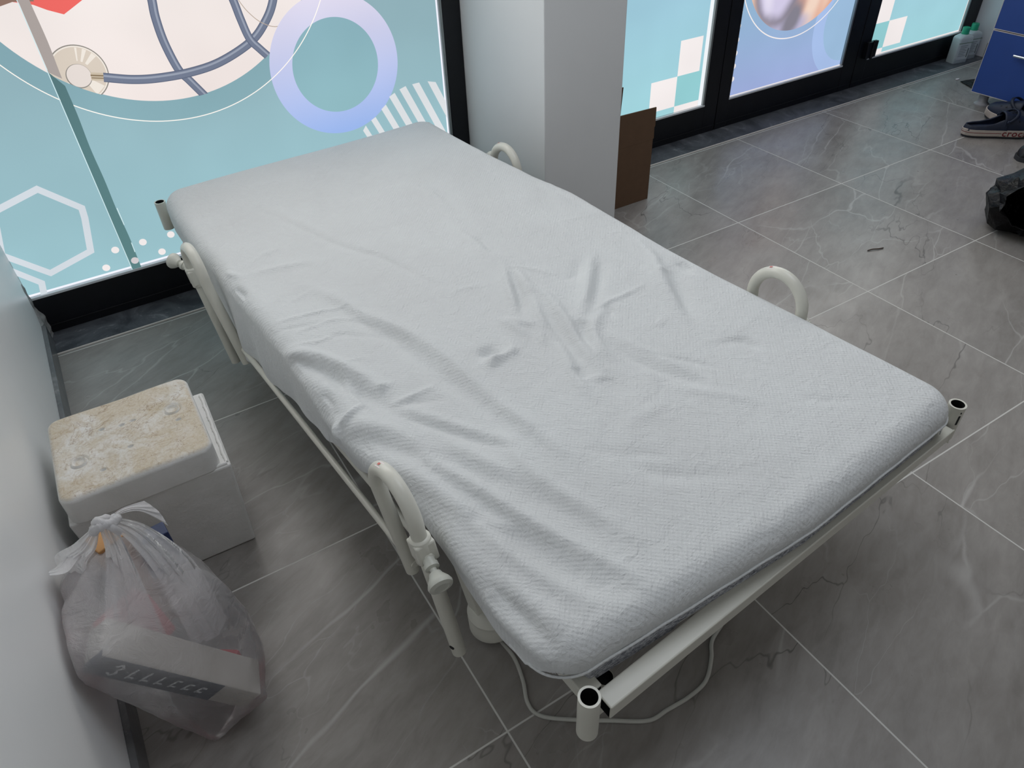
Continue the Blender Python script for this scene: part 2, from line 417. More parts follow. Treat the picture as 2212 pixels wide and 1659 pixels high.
# pale grout bead along the front of the stone strip
gb = MB(); gb.tube([(-.33,2.378,.0005),(4.7,2.378,.0005)], .0035, 8); struct(gb.build('trim_2', M['edge'], smooth=60), 'pale grout line along the marble strip', 'trim')
wl = MB(); wl.box((-.45,-2.6,0),(-.325,FY+.06,2.6)); struct(wl.build('wall_left', M['paint'], smooth=0))
wr = MB(); wr.box((4.692,-2.6,0),(4.82,2.9,2.6)); struct(wr.build('wall_right', M['paint'], smooth=0))
bl = MB(); bl.box((-.325,-2.6,0),(-.312,2.455,.072)); struct(bl.build('baseboard_left', M['basetile'], smooth=0, bevel=.0015))
br = MB(); br.box((4.680,-2.6,0),(4.692,2.40,.085)); struct(br.build('baseboard_right', M['basetile'], smooth=0, bevel=.0015))
# broken plaster where the left wall meets the frame
pr = MB(); r_ = random.Random(3)
prof = [(.20,.004),(.185,.010),(.16,.006),(.14,.012),(.115,.007),(.095,.016),(.08,.030),(.072,.034),(.05,.028),(.03,.034),(.012,.026),(.0,.03)]
vs = []
for z, w in prof: vs += [(-.3255, FY-.004, z), (-.3255+w*.55, FY-.002, z), (-.3255+w*.3, FY-w*1.5, z), (-.3255, FY-w*1.7-.008, z)]
fs = []
for i in range(len(prof)-1):
    for k in range(4): fs.append((i*4+k, i*4+(k+1) % 4, i*4+4+(k+1) % 4, i*4+4+k))
pr.add(vs, fs); struct(pr.build('trim_3', M['plaster'], smooth=0), 'broken plaster edge in the left window corner', 'plaster')
cl = MB(); cl.box((1.314,1.978,0),(1.632,2.78,2.6)); struct(cl.build('wall_column', M['col_paint'], smooth=0, bevel=.003), 'square white column between the windows', 'column')
# lintel above all the panes
lt = MB(); lt.box((-.45,2.50,2.3),(4.82,2.9,2.6)); struct(lt.build('trim_4', M['black_frame'], smooth=0), 'black lintel over the windows', 'lintel')

# ---- flat print shapes, layered on the pane
def clip(poly, x0, x1, z0, z1):
    for ax, lim, sg in ((0,x0,1),(0,x1,-1),(1,z0,1),(1,z1,-1)):
        out = []
        for i in range(len(poly)):
            a, b = poly[i-1], poly[i]
            ia = (a[ax]-lim)*sg >= 0; ib = (b[ax]-lim)*sg >= 0
            if ia != ib:
                t = (lim-a[ax])/(b[ax]-a[ax]); out.append((a[0]+(b[0]-a[0])*t, a[1]+(b[1]-a[1])*t))
            if ib: out.append(b)
        poly = out
        if not poly: return []
    return poly
class Print:
    def __init__(s, x0, x1, z0, z1):
        s.mb = MB(); s.mats = []; s.n = 0; s.b = (x0,x1,z0,z1)
    def mi(s, m):
        if m not in s.mats: s.mats.append(m)
        return s.mats.index(m)
    def poly(s, pts, m, step=True):
        if step: s.n += 1
        pts = clip(list(pts), *s.b)
        if len(pts) < 3: return
        # facing -Y
        ar = sum(pts[i-1][0]*pts[i][1]-pts[i][0]*pts[i-1][1] for i in range(len(pts)))
        if ar < 0: pts = pts[::-1]
        y = GY - s.n*.00025
        s.mb.add([(x, y, z) for x, z in pts], [tuple(range(len(pts)))], s.mi(m))
    def disc(s, c, r, m, n=96, step=True): s.poly([(c[0]+r*math.cos(2*PI*k/n), c[1]+r*math.sin(2*PI*k/n)) for k in range(n)], m, step)
    def ring(s, c, ri, ro, m, n=120, a0=0, a1=2*PI):
        s.n += 1
        for k in range(n):
            a = a0+(a1-a0)*k/n; b = a0+(a1-a0)*(k+1)/n
            s.poly([(c[0]+r*math.cos(t), c[1]+r*math.sin(t)) for r, t in ((ri,a),(ro,a),(ro,b),(ri,b))], m, False)
    def ribbon(s, pts, w, m, off=0, closed=False, curve=True):
        s.n += 1
        P = [Vector((a,b,0)) for a, b in pts]
        if curve: P = smooth_path(P, 8, closed)
        n = len(P); Lp = []; Rp = []
        for i in range(n):
            a = P[i-1] if (i > 0 or closed) else P[i]; b = P[(i+1) % n] if (i < n-1 or closed) else P[i]
            d1 = (P[i]-a).normalized() if (P[i]-a).length > 0 else (b-P[i]).normalized(); d2 = (b-P[i]).normalized() if (b-P[i]).length > 0 else d1
            t = (d1+d2).normalized(); nn = Vector((-t.y, t.x, 0)); k = 1/max(.35, nn.dot(Vector((-d1.y, d1.x, 0))))
            Lp.append(P[i]+nn*(off+w/2)*k); Rp.append(P[i]+nn*(off-w/2)*k)
        for i in range(n if closed else n-1):
            j = (i+1) % n
            s.poly([(q.x,q.y) for q in (Lp[i],Lp[j],Rp[j],Rp[i])], m, False)
    def build(s, parent): return s.mb.build('printed_film', s.mats, parent, smooth=0)

G = {}
def gl(k, *a): 
    if k not in G: G[k] = glow('film_'+k, *a)
    return G[k]
white = gl('white', 'f6efee', 1.0); pale = gl('pale_grey', 'd5dde4', 1.0)

def window(name, x0, x1, gx0, gx1, left_stile=True, right_stile=True, zsill=.143, label=None):
    """black frame around one pane; gx0..gx1 is the clear opening"""
    e = bpy.data.objects.new(name, None); C.objects.link(e); e.location = ((x0+x1)/2, FY, 0); e.empty_display_size = .05
    struct(e, label, 'door' if name.startswith('door') else 'window')
    M0 = Matrix.Translation(-Vector(e.location))
    f = MB()
    f.box((x0,FY,.004),(x1,FY+.05,zsill-.009), M=M0)
    f.box((x0,FY,2.2),(x1,FY+.05,2.3), M=M0)
    if left_stile: f.box((x0,FY-.001,.004),(gx0,FY+.05,2.3), M=M0)
    if right_stile: f.box((gx1,FY-.001,.004),(x1,FY+.05,2.3), M=M0)
    f.box((x0+.004,FY-.004,.03),(x1-.004,FY,.034), M=M0)
    f.build('frame', M['black_frame'], e, smooth=0, bevel=.002)
    g = MB()
    g.box((gx0,FY-.001,zsill-.009),(gx1,FY+.014,zsill-.001), M=M0)
    if right_stile: g.box((gx1-.011,FY+.001,zsill-.001),(gx1-.0005,FY+.014,2.2), 1, M=M0)
    if left_stile and name != 'window_1': g.box((gx0+.0005,FY+.003,zsill-.001),(gx0+.006,FY+.014,2.2), 1, M=M0)
    g.build('gasket', [M['gasket'], M['silver']], e, smooth=0, bevel=.001)
    return e, M0
def place_film(p, e):
    o = p.build(e); o.data.transform(Matrix.Translation(-Vector(e.location))); return o

# ---- window 1, the large pane left of the column
w1, _ = window('window_1', -.325, 1.3135, -.325, 1.243, left_stile=False, label='large window covered in teal medical print film, left of the column')
p = Print(-.324, 1.2425, .142, 2.2)
teal = gl('teal', '9ec7d0', 1.0, '92b2bb', .15, .85)
teal_d = gl('teal_deep', '8fb6bf', 1.0, '84a8b2', .4, .85)
photo = gl('photo_pale', 'f4e8e4', 1.0, 'f1ebe8', .6, 1.2)
p.poly([(-.33,.1),(1.3,.1),(1.3,2.3),(-.33,2.3)], teal)
p.poly([(-1,1.3),(6,1.3),(6,2.3),(-1,2.3)], gl('added_fill_glow', 'fcfaf7', 4.2))  # added glow on the unseen upper pane, brightens the wall and column
p.poly([(1.226,.1),(1.3,.1),(1.3,2.3),(1.226,2.3)], gl('bare_glass_gasket_glow', 'eef0fb', 1.1))
p.poly([(-.33,.14),(1.3,.14),(1.3,.1492),(-.33,.1492)], G['bare_glass_gasket_glow'])  # bright line of the gasket, painted as a glowing strip
p.ring((.344,1.129), .40, .5495, teal_d)
p.disc((.341,1.146), .506, photo, 160)
sh = gl('photo_shadow', 'e2d6d1')
tb = gl('tube', '747d92'); tbd = gl('tube_dark', '616a80'); tbl = gl('tube_light', '9aa2b3')
ch = gl('chest_metal', 'd9cdbf'); chl = gl('chest_light', 'efe7dd'); chd = gl('chest_rim', '8f8a84')
c0 = (.067,.765)
p.disc(c0, .0775, chd, 64); p.disc(c0, .0745, chl, 64); p.disc(c0, .071, ch, 64)
p.n += 1
for a0, a1 in ((.95,1.1),(1.3,1.38),(.55,.75),(-1.2,-.7),(3.6,4.0)):
    p.poly([(c0[0]+r*math.cos(t), c0[1]+r*math.sin(t)) for r, t in ((.034,a0),(.070,a0),(.070,a1),(.034,a1))], chl, False)
p.disc((.064,.758), .0335, chd, 48); p.disc((.065,.759), .0315, gl('chest_core', 'e6dcd6'), 48)
# stem and the rubber tubes
p.ribbon([(.094,.752),(.128,.744)], .022, gl('stem', 'cbbda8'), curve=False)
p.ribbon([(.094,.755),(.128,.747)], .004, gl('stem_line', '8c7a62'), curve=False); p.ribbon([(.094,.748),(.128,.740)], .003, G['stem_line'], curve=False)
def hose(pts, w):
    p.ribbon(pts, w, tbd); p.ribbon(pts, w*.8, tb); p.ribbon(pts, w*.22, tbl, w*.16)
T1 = [(.33,.99),(.322,.92),(.3167,.874),(.3188,.8055),(.334,.727),(.3555,.690),(.388,.635)]
T3 = [(.53,.99),(.548,.887),(.5556,.833),(.5676,.776),(.5913,.741),(.622,.703)]
T2 = [(.1252,.7437),(.198,.7233),(.271,.7134),(.3668,.7123),(.461,.7252),(.5643,.7636),(.6233,.8096),(.667,.870),(.70,.97)]
hose(T1, .025); hose(T2, .026); hose(T3, .025)
p.ribbon([(.555,.91),(.5676,.876),(.5863,.845),(.6154,.815),(.6576,.796),(.7126,.804)], .0022, gl('thin_arc', 'b9a99b'))
p.poly([(-.10,.99),(.0245,.9524),(.052,.9356),(.0878,.9191),(.1086,.929),(.145,.9465),(.18,1.05),(.02,1.08)], gl('red_print', 'ee6a64'))
p.poly([(-.13,1.02),(-.09,.953),(-.02,.966),(.03,.96),(.02,1.05)], gl('brown_print', '8f7468'))
# teal cover over whatever runs past the photo disc
n0 = p.n
p.ring((.341,1.146), .5065, .5485, teal_d, 160, PI*1.05, PI*1.95)
ringm = gl('ring', '9cb8ee', 1.0, 'e4def0', .43, .88)
p.disc((.83,.645), .2255, ringm, 128)
p.disc((.83,.645), .151, gl('ring_core', '90bac2', 1.0, '8cb4bf', .5, .8), 128)
p.ring((.344,1.129), .5478, .5505, gl('white_line', 'fbf4ec', 1.1), 200)
# hexagons
def hexa(c, r, a0): return [(c[0]+r*math.cos(math.radians(a0+60*k)), c[1]+r*math.sin(math.radians(a0+60*k))) for k in range(6)]
h = hexa((-.2,.34), .139, 15)
h = [h[1], (-.073,.386), (-.077,.352), h[5], h[4], h[3], h[2]]
p.ribbon(h, .020, pale, closed=True, curve=False)
p.ribbon([(-.345,.263),(-.272,.182),(-.286,.12)], .019, pale, curve=False)
for d in ((-.033,.223),(.055,.224),(.146,.224),(.100,.173),(.010,.171),(-.080,.172)): p.disc(d, .0118, white, 32, True)
# diagonal stripes
dv = Vector((.0733,-.1669)).normalized()*.42
for a, b in (((1.2272,.504),(1.2336,.4894)),((1.1601,.5304),(1.1923,.5214)),((1.0978,.5323),(1.1258,.533)),((1.0457,.5246),(1.0712,.5313)),((1.0024,.5075),(1.0253,.5168)),((.9658,.4707),(.9853,.4834)),((.9205,.441),(.9391,.4491)),((.8837,.4118),(.8969,.4276))):
    q = [a, b, (b[0]+dv.x, b[1]+dv.y), (a[0]+dv.x, a[1]+dv.y)]
    p.poly(clip(q, -1, 1.226, .2, 1), gl('stripe', 'dfe3e6'))
# darker overlap of the two film sheets, slightly wavy on its right side
edge = [(.020+.0016*math.sin(9*z)+.0010*math.sin(31*z), z) for z in [.142+.02*k for k in range(100)]]
zc = 1.146-math.sqrt(.506**2-(.341-.0)**2)
p.poly([(-.0075,.142),(-.0065,zc+.012)]+[q for q in reversed(edge) if q[1] < zc-.012], gl('overlap', '5f8688', 1.0, '587a7e', .15, .75))
p.poly([(-.0065,zc+.012),(-.006,2.2)]+[q for q in reversed(edge) if q[1] > zc-.012], gl('overlap_pale', 'aca39f'))
p.ribbon([(-.0085,.142),(-.0075,2.2)], .0022, gl('slit', 'd5eef2', 1.0), curve=False)
p.ribbon([(.022,.30),(.0215,.36)], .0026, G['slit'], curve=False); p.ribbon([(.0205,.20),(.0215,.235)], .0024, G['slit'], curve=False)
p.disc((.010,.171), .0118, gl('dot_dim', 'd5cfd2'), 32)
p.poly([(-1,1.3),(6,1.3),(6,2.3),(-1,2.3)], G['added_fill_glow'])  # the added upper glow again, on top of the print layers
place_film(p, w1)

# ---- window 2, right behind the column
w2, _ = window('window_2', 1.60, 2.664, 1.64, 2.584, left_stile=True, label='narrow window with pale blue film and white checks, right of the column')
p = Print(1.64, 2.5835, .142, 2.2)
tl2 = gl('teal_right', 'a3d6de', 1.0, 'a0cbdc', .15, .62)
p.poly([(1.6,.1),(2.7,.1),(2.7,2.3),(1.6,2.3)], tl2)
p.poly([(-1,1.3),(6,1.3),(6,2.3),(-1,2.3)], gl('added_fill_glow', 'f3f7fb', 4.6))  # added fill glow above the visible part of this pane
p.poly([(2.402,.305),(2.534,.305),(2.534,.456),(2.402,.456)], white)
p.poly([(2.250,.170),(2.402,.170),(2.402,.305),(2.250,.305)], white)
p.poly([(2.402,.142),(2.551,.142),(2.551,.170),(2.402,.170)], white)
p.poly([(2.402,.170),(2.551,.170),(2.551,.305),(2.402,.305)], gl('teal_check', '95cfd4'))
p.poly([(2.551,.142),(2.575,.142),(2.560,2.2),(2.546,2.2)], gl('bare_strip', 'eef2f6', 1.05))
place_film(p, w2)

# ---- door leaf 1
d1, _ = window('door_1', 2.668, 3.653, 2.741, 3.556, label='middle glass door leaf with violet film and a round photo')
p = Print(2.7415, 3.5555, .142, 2.2)
p.poly([(2.7,.1),(3.6,.1),(3.6,2.3),(2.7,2.3)], gl('violet', 'a0b0de', 1.0, '93b6d3', .15, .55))
p.poly([(-1,1.3),(6,1.3),(6,2.3),(-1,2.3)], gl('added_fill_glow', 'f3f7fb', 4.6))  # upper part out of view, glow added to light the room
p.disc((3.55,.364), .272, gl('violet_ring', 'a8c0ea'), 96)
p.disc((3.555,.368), .20, gl('violet_core', '9dbddc'), 96)
c1 = (3.121,.758)
p.disc(c1, .373, photo_material((2.668+3.653)/2), 128)
p.ring(c1, .4055, .4105, white, 160)
for k in range(6): p.disc((2.7465+.002*k, .519-.059*k), .0118, white, 32)
p.poly([(2.7415,.142),(3.5555,.142),(3.5555,.1465),(2.7415,.1465)], white)
place_film(p, d1)

# ---- door leaf 2
d2, _ = window('door_2', 3.658, 4.688, 3.747, 4.578, label='right glass door leaf with pale blue film and white checks')
p = Print(3.7475, 4.5775, .142, 2.2)
p.poly([(3.7,.1),(4.6,.1),(4.6,2.3),(3.7,2.3)], tl2)
p.poly([(-1,1.3),(6,1.3),(6,2.3),(-1,2.3)], gl('added_fill_glow', 'f3f7fb', 4.6))  # added glow out of view, as on the other panes
p.poly([(3.7475,.306),(3.876,.306),(3.876,.456),(3.7475,.456)], white)
p.poly([(3.876,.172),(4.026,.172),(4.026,.306),(3.876,.306)], white)
p.poly([(3.7475,.142),(3.878,.142),(3.878,.172),(3.7475,.172)], white)
p.poly([(3.7475,.172),(3.877,.172),(3.877,.306),(3.7475,.306)], G['teal_check'])
p.poly([(4.562,.142),(4.58,.142),(4.58,2.2),(4.562,2.2)], white)
p.poly([(3.7475,.142),(4.5775,.142),(4.5775,.149),(3.7475,.149)], white)
place_film(p, d2)
hb = MB(); lo = Vector(d2.location)
hb.box((3.700-lo.x,-.022,.150),(3.765-lo.x,.001,.232)); hb.box((3.752-lo.x,-.030,.155),(3.768-lo.x,-.010,.236)); hb.tube([(3.742-lo.x,-.024,.145),(3.742-lo.x,-.024,.238)], .007, 10)
hb.build('latch', M['black_frame'], d2, smooth=40, bevel=.002)
# ------------------------------------------------------------------ the bed
BED = dict(loc=(.300,.425,0), rz=math.radians(5.0))
bed = thing('hospital_bed', 'cream enamelled tube frame hospital bed with a square foot bar, standing on grey tiles', 'bed', **BED)
cr = M['cream']
# foot bar and head bar, square hollow tubes
def square_tube(name, p0, p1, w, h, open0=True, open1=True, t=.0022):
    """hollow square tube between two points (horizontal)"""
    a = Vector(p0); b = Vector(p1); d = (b-a).normalized(); s = Vector((0,0,1)).cross(d).normalized(); uz = Vector((0,0,1))
    m = MB(); vs = []
    for q in (a, b):
        for ww, hh in ((w/2,h/2),(w/2-t,h/2-t)):
            for i, j in ((-1,-1),(1,-1),(1,1),(-1,1)): vs.append(q + s*ww*i + uz*hh*j)
    fs = []
    for k in range(4):
        k2 = (k+1) % 4
        fs.append((k, k2, 8+k2, 8+k))
        for e in (0, 8): fs.append((e+k2, e+k, e+4+k, e+4+k2))
    m.add(vs, fs, 0)
    m.add([vs[i] for i in (4,5,6,7,12,13,14,15)], [(k+4, (k+1) % 4+4, (k+1) % 4, k) for k in range(4)], 1)
    return m
square_tube('x', (.046,-.0475,.3435), (.962,-.0475,.3435), .032, .032).build('foot_bar', [cr, M['steel_dark']], bed, smooth=0, bevel=.0022)
square_tube('x', (.046,1.962,.3435), (.962,1.962,.3435), .032, .032).build('head_bar', [cr, M['steel_dark']], bed, smooth=0, bevel=.0022)
for s0 in (.045, .960):
    square_tube('x', (s0,-.028,.3435), (s0,1.944,.3435), .032, .030).build('side_rail_tube', [cr, M['steel_dark']], bed, smooth=0, bevel=.0022)
for s0, t0, zt, zb in ((.018,-.046,.402,.300),(.988,-.044,.402,.318),(.012,1.962,.402,.312),(.985,1.962,.402,.312)):
    m = MB(); m.pipe((s0,t0,zb), (s0,t0,zt), .0165, .0128, 32, 0, 1)
    po = m.build('corner_post', [cr, M['steel_dark']], bed, bevel=0)
    if s0 > .9 and t0 < 0:
        k = MB(); k.box((-.0022,-.0172,-.012),(.0022,-.0150,.012)); k.box((-.0015,-.0172,.017),(.0015,-.0150,.021))
        o = k.build('paint_chip', M['steel_dark'], po, smooth=0, bevel=.0008); o['label'] = 'dark bare chip in the paint'
        o.location = (s0,t0,.372); o.rotation_euler = (0,0,math.radians(-28))
for s0 in (.082, .924):
    m = MB(); m.pipe((s0,-.012,.250), (s0,-.012,.332), .0142, .0130, 28, 0, 1); m.box((s0-.02,-.028,.262),(s0+.02,-.024,.30))
    m.build('accessory_socket', [cr, M['steel_dark']], bed)
# deck under the mattress and its cross tubes
m = MB(); m.box((.064,.03,.342),(.941,1.93,.348)); m.build('mattress_deck', cr, bed, smooth=0)
m = MB()
for t0 in (.06,.45,.95,1.45,1.90): m.box((.062,t0-.012,.318),(.943,t0+.012,.342))
m.build('cross_tubes', cr, bed, smooth=0)
# four inclined legs with round feet
for s0 in (.084, .906):
    for t0, t1 in ((.335,.462),(1.60,1.473)):
        m = MB(); a = Vector((s0,t0,.05)); b = Vector((s0,t1,.325)); d = (b-a).normalized(); n = d.cross(Vector((1,0,0))).normalized()
        vs = []
        for q in (a, b):
            for i, j in ((-1,-1),(1,-1),(1,1),(-1,1)): vs.append(q+Vector((1,0,0))*.019*i+n*.019*j)
        m.add(vs, [(0,1,2,3),(7,6,5,4)]+[((k+1) % 4, k, 4+k, 4+(k+1) % 4) for k in range(4)])
        lg = m.build('leg', cr, bed, smooth=0, bevel=.003)
        m = MB(); m.lathe([(.042,.014),(.049,.022),(.050,.054),(.047,.060),(.0475,.064),(.050,.066),(.050,.072),(.042,.080),(.030,.086)], 36, (s0+(.016 if s0 < .5 else -.016),t0,0)); m.build('foot_cover', cr, lg)
        m = MB(); m.lathe([(.024,0),(.026,.003),(.026,.018)], 24, (s0+(.034 if s0 < .5 else -.034),t0-.024,0)); m.build('caster', M['outsole'], lg)
# folding side rails: loops, bars, clamps and knobs
def rail_loop(sa, sb, ta, tb, za, zb, zt, tl, lean, clamp_near, mirror=1):
    """inverted U of tube: legs at ta (far) and tb (near), arch top at zt; feet lean to sb"""
    R = (ta-tb)/2; tc = (ta+tb)/2; r = .0135; zc = zt - r - R*1.05
    path = []
    far = Vector((sb, ta-lean, za)); near = Vector((sb, tb-lean*1.5, zb))
    for k in range(9): path.append(far.lerp(Vector((sa,ta,zc)), k/8))
    for k in range(1, 24): a = PI*k/24; path.append(Vector((sa, tc+R*math.cos(a), zc+R*1.05*math.sin(a))))
    for k in range(9): path.append(Vector((sa,tb,zc)).lerp(near, k/8))
    m = MB(); m.tube(path, r, 20)
    lp = m.build('rail_loop', cr, bed, smooth=40)
    # sticker on the arch
    k = MB()
    for lo, hi, wd, up_, mi in ((1.30,1.06,.42,.0004,0),(1.22,1.13,.16,.0007,1)):
        for da in range(2):
            a = lo+(hi-lo)*da/2; b = lo+(hi-lo)*(da+1)/2; q = []
            for t, w in ((a,-wd+.2),(a,wd+.2),(b,wd+.2),(b,-wd+.2)):
                rr = r+up_; q.append((sa-rr*math.sin(w), tc+(R+rr*math.cos(w))*math.cos(t), zc+(R*1.05+rr*math.cos(w))*math.sin(t)))
            k.add(q, [(0,1,2,3)], mi)
    st = k.build('sticker', [M['sticker'], M['stickred']], lp, smooth=0); st['label'] = 'small white sticker with red print'
    # clamp collar and pull knob on one leg
    top = Vector((sa,tb,zc)) if clamp_near else Vector((sa,ta,zc)); bot = near if clamp_near else far
    d = (bot-top).normalized()
    c0 = top + d*.012; c1 = top + d*.070
    k = MB(); k.tube([c0, c0+d*.004, c1-d*.004, c1], [.0165,.0185,.0185,.0165], 20)
    ax = Vector((-.16*mirror, -.95, -.16) if clamp_near else (-.45*mirror, .9, .15)).normalized()
    mid = c0.lerp(c1, .62 if clamp_near else .12)
    k.tube([mid-ax*.006, mid+ax*.019], .0135, 6)
    hx = Vector((1,0,0)); hy = d.cross(hx).normalized(); bx = Matrix((hx,hy,d)).transposed().to_4x4(); bx.translation = c0.lerp(c1,.5)
    k.box((-.0180,-.0180,-.022),(.0180,.0180,.022), M=bx)
    cp = k.build('clamp', cr, lp, smooth=40, bevel=.004, seg=3)
    Mx = ax.to_track_quat('Z','Y').to_matrix()
    k = MB(); k.lathe([(.0105,.012),(.0105,.026),(.0125,.027),(.0125,.035),(.006,.037),(.006,.043),(.0105,.045),(.012,.050),(.019,.060),(.0215,.066),(.0205,.071),(.013,.0735),(.012,.0725),(.002,.0725)], 24, mid, Mx)
    k.build('knob', M['knob'], lp, smooth=40)
    if clamp_near:
        k = MB(); o_ = bot-d*.028; w = Vector((-1,-.35,0)).normalized(); Mq = w.to_track_quat('Z','Y').to_matrix()
        k.lathe([(.0052,.0125),(.0052,.0139)], 14, o_, Mq); h = k.build('drilled_hole', M['steel_dark'], lp, smooth=0); h['label'] = 'dark drilled hole'
    return lp
rail_loop(-.041, -.020, .440, .306, .226, .135, .548, 0, .028, True)
rail_loop(-.041, -.020, 1.492, 1.362, .100, .190, .500, 0, .045, False)
rail_loop(.978, .990, .458, .322, .20, .14, .512, 0, .02, True, -1)
rail_loop(.978, .990, 1.520, 1.386, .14, .19, .482, 0, .02, False, -1)
for s0, z0, z1 in ((-.018,.232,.252),(1.000,.240,.240)):
    m = MB(); m.tube([(s0,1.335,z0),(s0,.40,z1)], .0075, 14); m.build('rail_bar', cr, bed)
for s0, z0 in ((.010,.272),(.985,.272)):
    m = MB(); m.tube([(s0,.98,z0-.016),(s0,.42,z0+.014)], .0085, 14); m.build('rail_bar', cr, bed)

# ------------------------------------------------------------------ mattress and its sheet
W0, W1, T0, T1_ = -.012, .966, -.012, 1.922
TOP = .450
def foot_warp(s, t):
    """the near end runs slightly askew to the frame"""
    k = np.clip(1-(t+.06)/.5, 0, 1)
    return t - .052*np.clip((s+.0)/.5, 0, 1)*k
def side_taper(S, X, T):
    return X + np.interp(T, [.12,.30,.45,.62,1.35,1.6,1.75,1.95], [0,.012,.014,0,0,.006,.016,.030])*np.clip(1-X/.5, 0, 1)
def wrapped(S, T, r, rc, hem, inset=0.0, top=TOP):
    """wrap a flat cloth (S,T) over a block with rounded rim r and plan corners rc"""
    s0, s1, t0, t1 = W0+inset, W1-inset, T0+inset, T1_-inset
    Cs = np.clip(S, s0+rc, s1-rc); Ct = np.clip(T, t0+rc, t1-rc)
    dx = S-Cs; dy = T-Ct; D = np.hypot(dx, dy)
    nx = np.where(D > 1e-9, dx/np.maximum(D,1e-9), 0); ny = np.where(D > 1e-9, dy/np.maximum(D,1e-9), 0)
    d = np.clip(D-(rc-r), 0, None)
    over = d > hem
    d = np.minimum(d, hem)
    phi = np.minimum(d/r, PI/2)
    hor = np.minimum(D, rc-r) + r*np.sin(phi)
    z = top - r*(1-np.cos(phi)) - np.maximum(0, d-r*PI/2)
    X = Cs+nx*hor; Y = Ct+ny*hor
    nrm = np.stack([nx*np.sin(phi), ny*np.sin(phi), np.cos(phi)], -1)
    return X, Y, z, nrm, d, over, nx, ny
def grid_mesh(name, X, Y, Z, over, mat, loc, rz, parent=None):
    a, b = X.shape
    co = np.stack([X, Y, Z], -1).reshape(-1, 3)
    idx = np.arange(a*b).reshape(a, b)
    q = np.stack([idx[:-1,:-1], idx[1:,:-1], idx[1:,1:], idx[:-1,1:]], -1).reshape(-1, 4)
    ov = over.reshape(-1)
    q = q[~ov[q].all(1)]
    used = np.unique(q); remap = -np.ones(a*b, int); remap[used] = np.arange(len(used))
    me = bpy.data.meshes.new(name); me.from_pydata(co[used].tolist(), [], remap[q].tolist()); me.update(); me.validate()
    me.materials.append(mat); me.shade_smooth()
    o = bpy.data.objects.new(name, me); C.objects.link(o); o.location = loc; o.rotation_euler = (0,0,rz)
    if parent: o.parent = parent
    return o
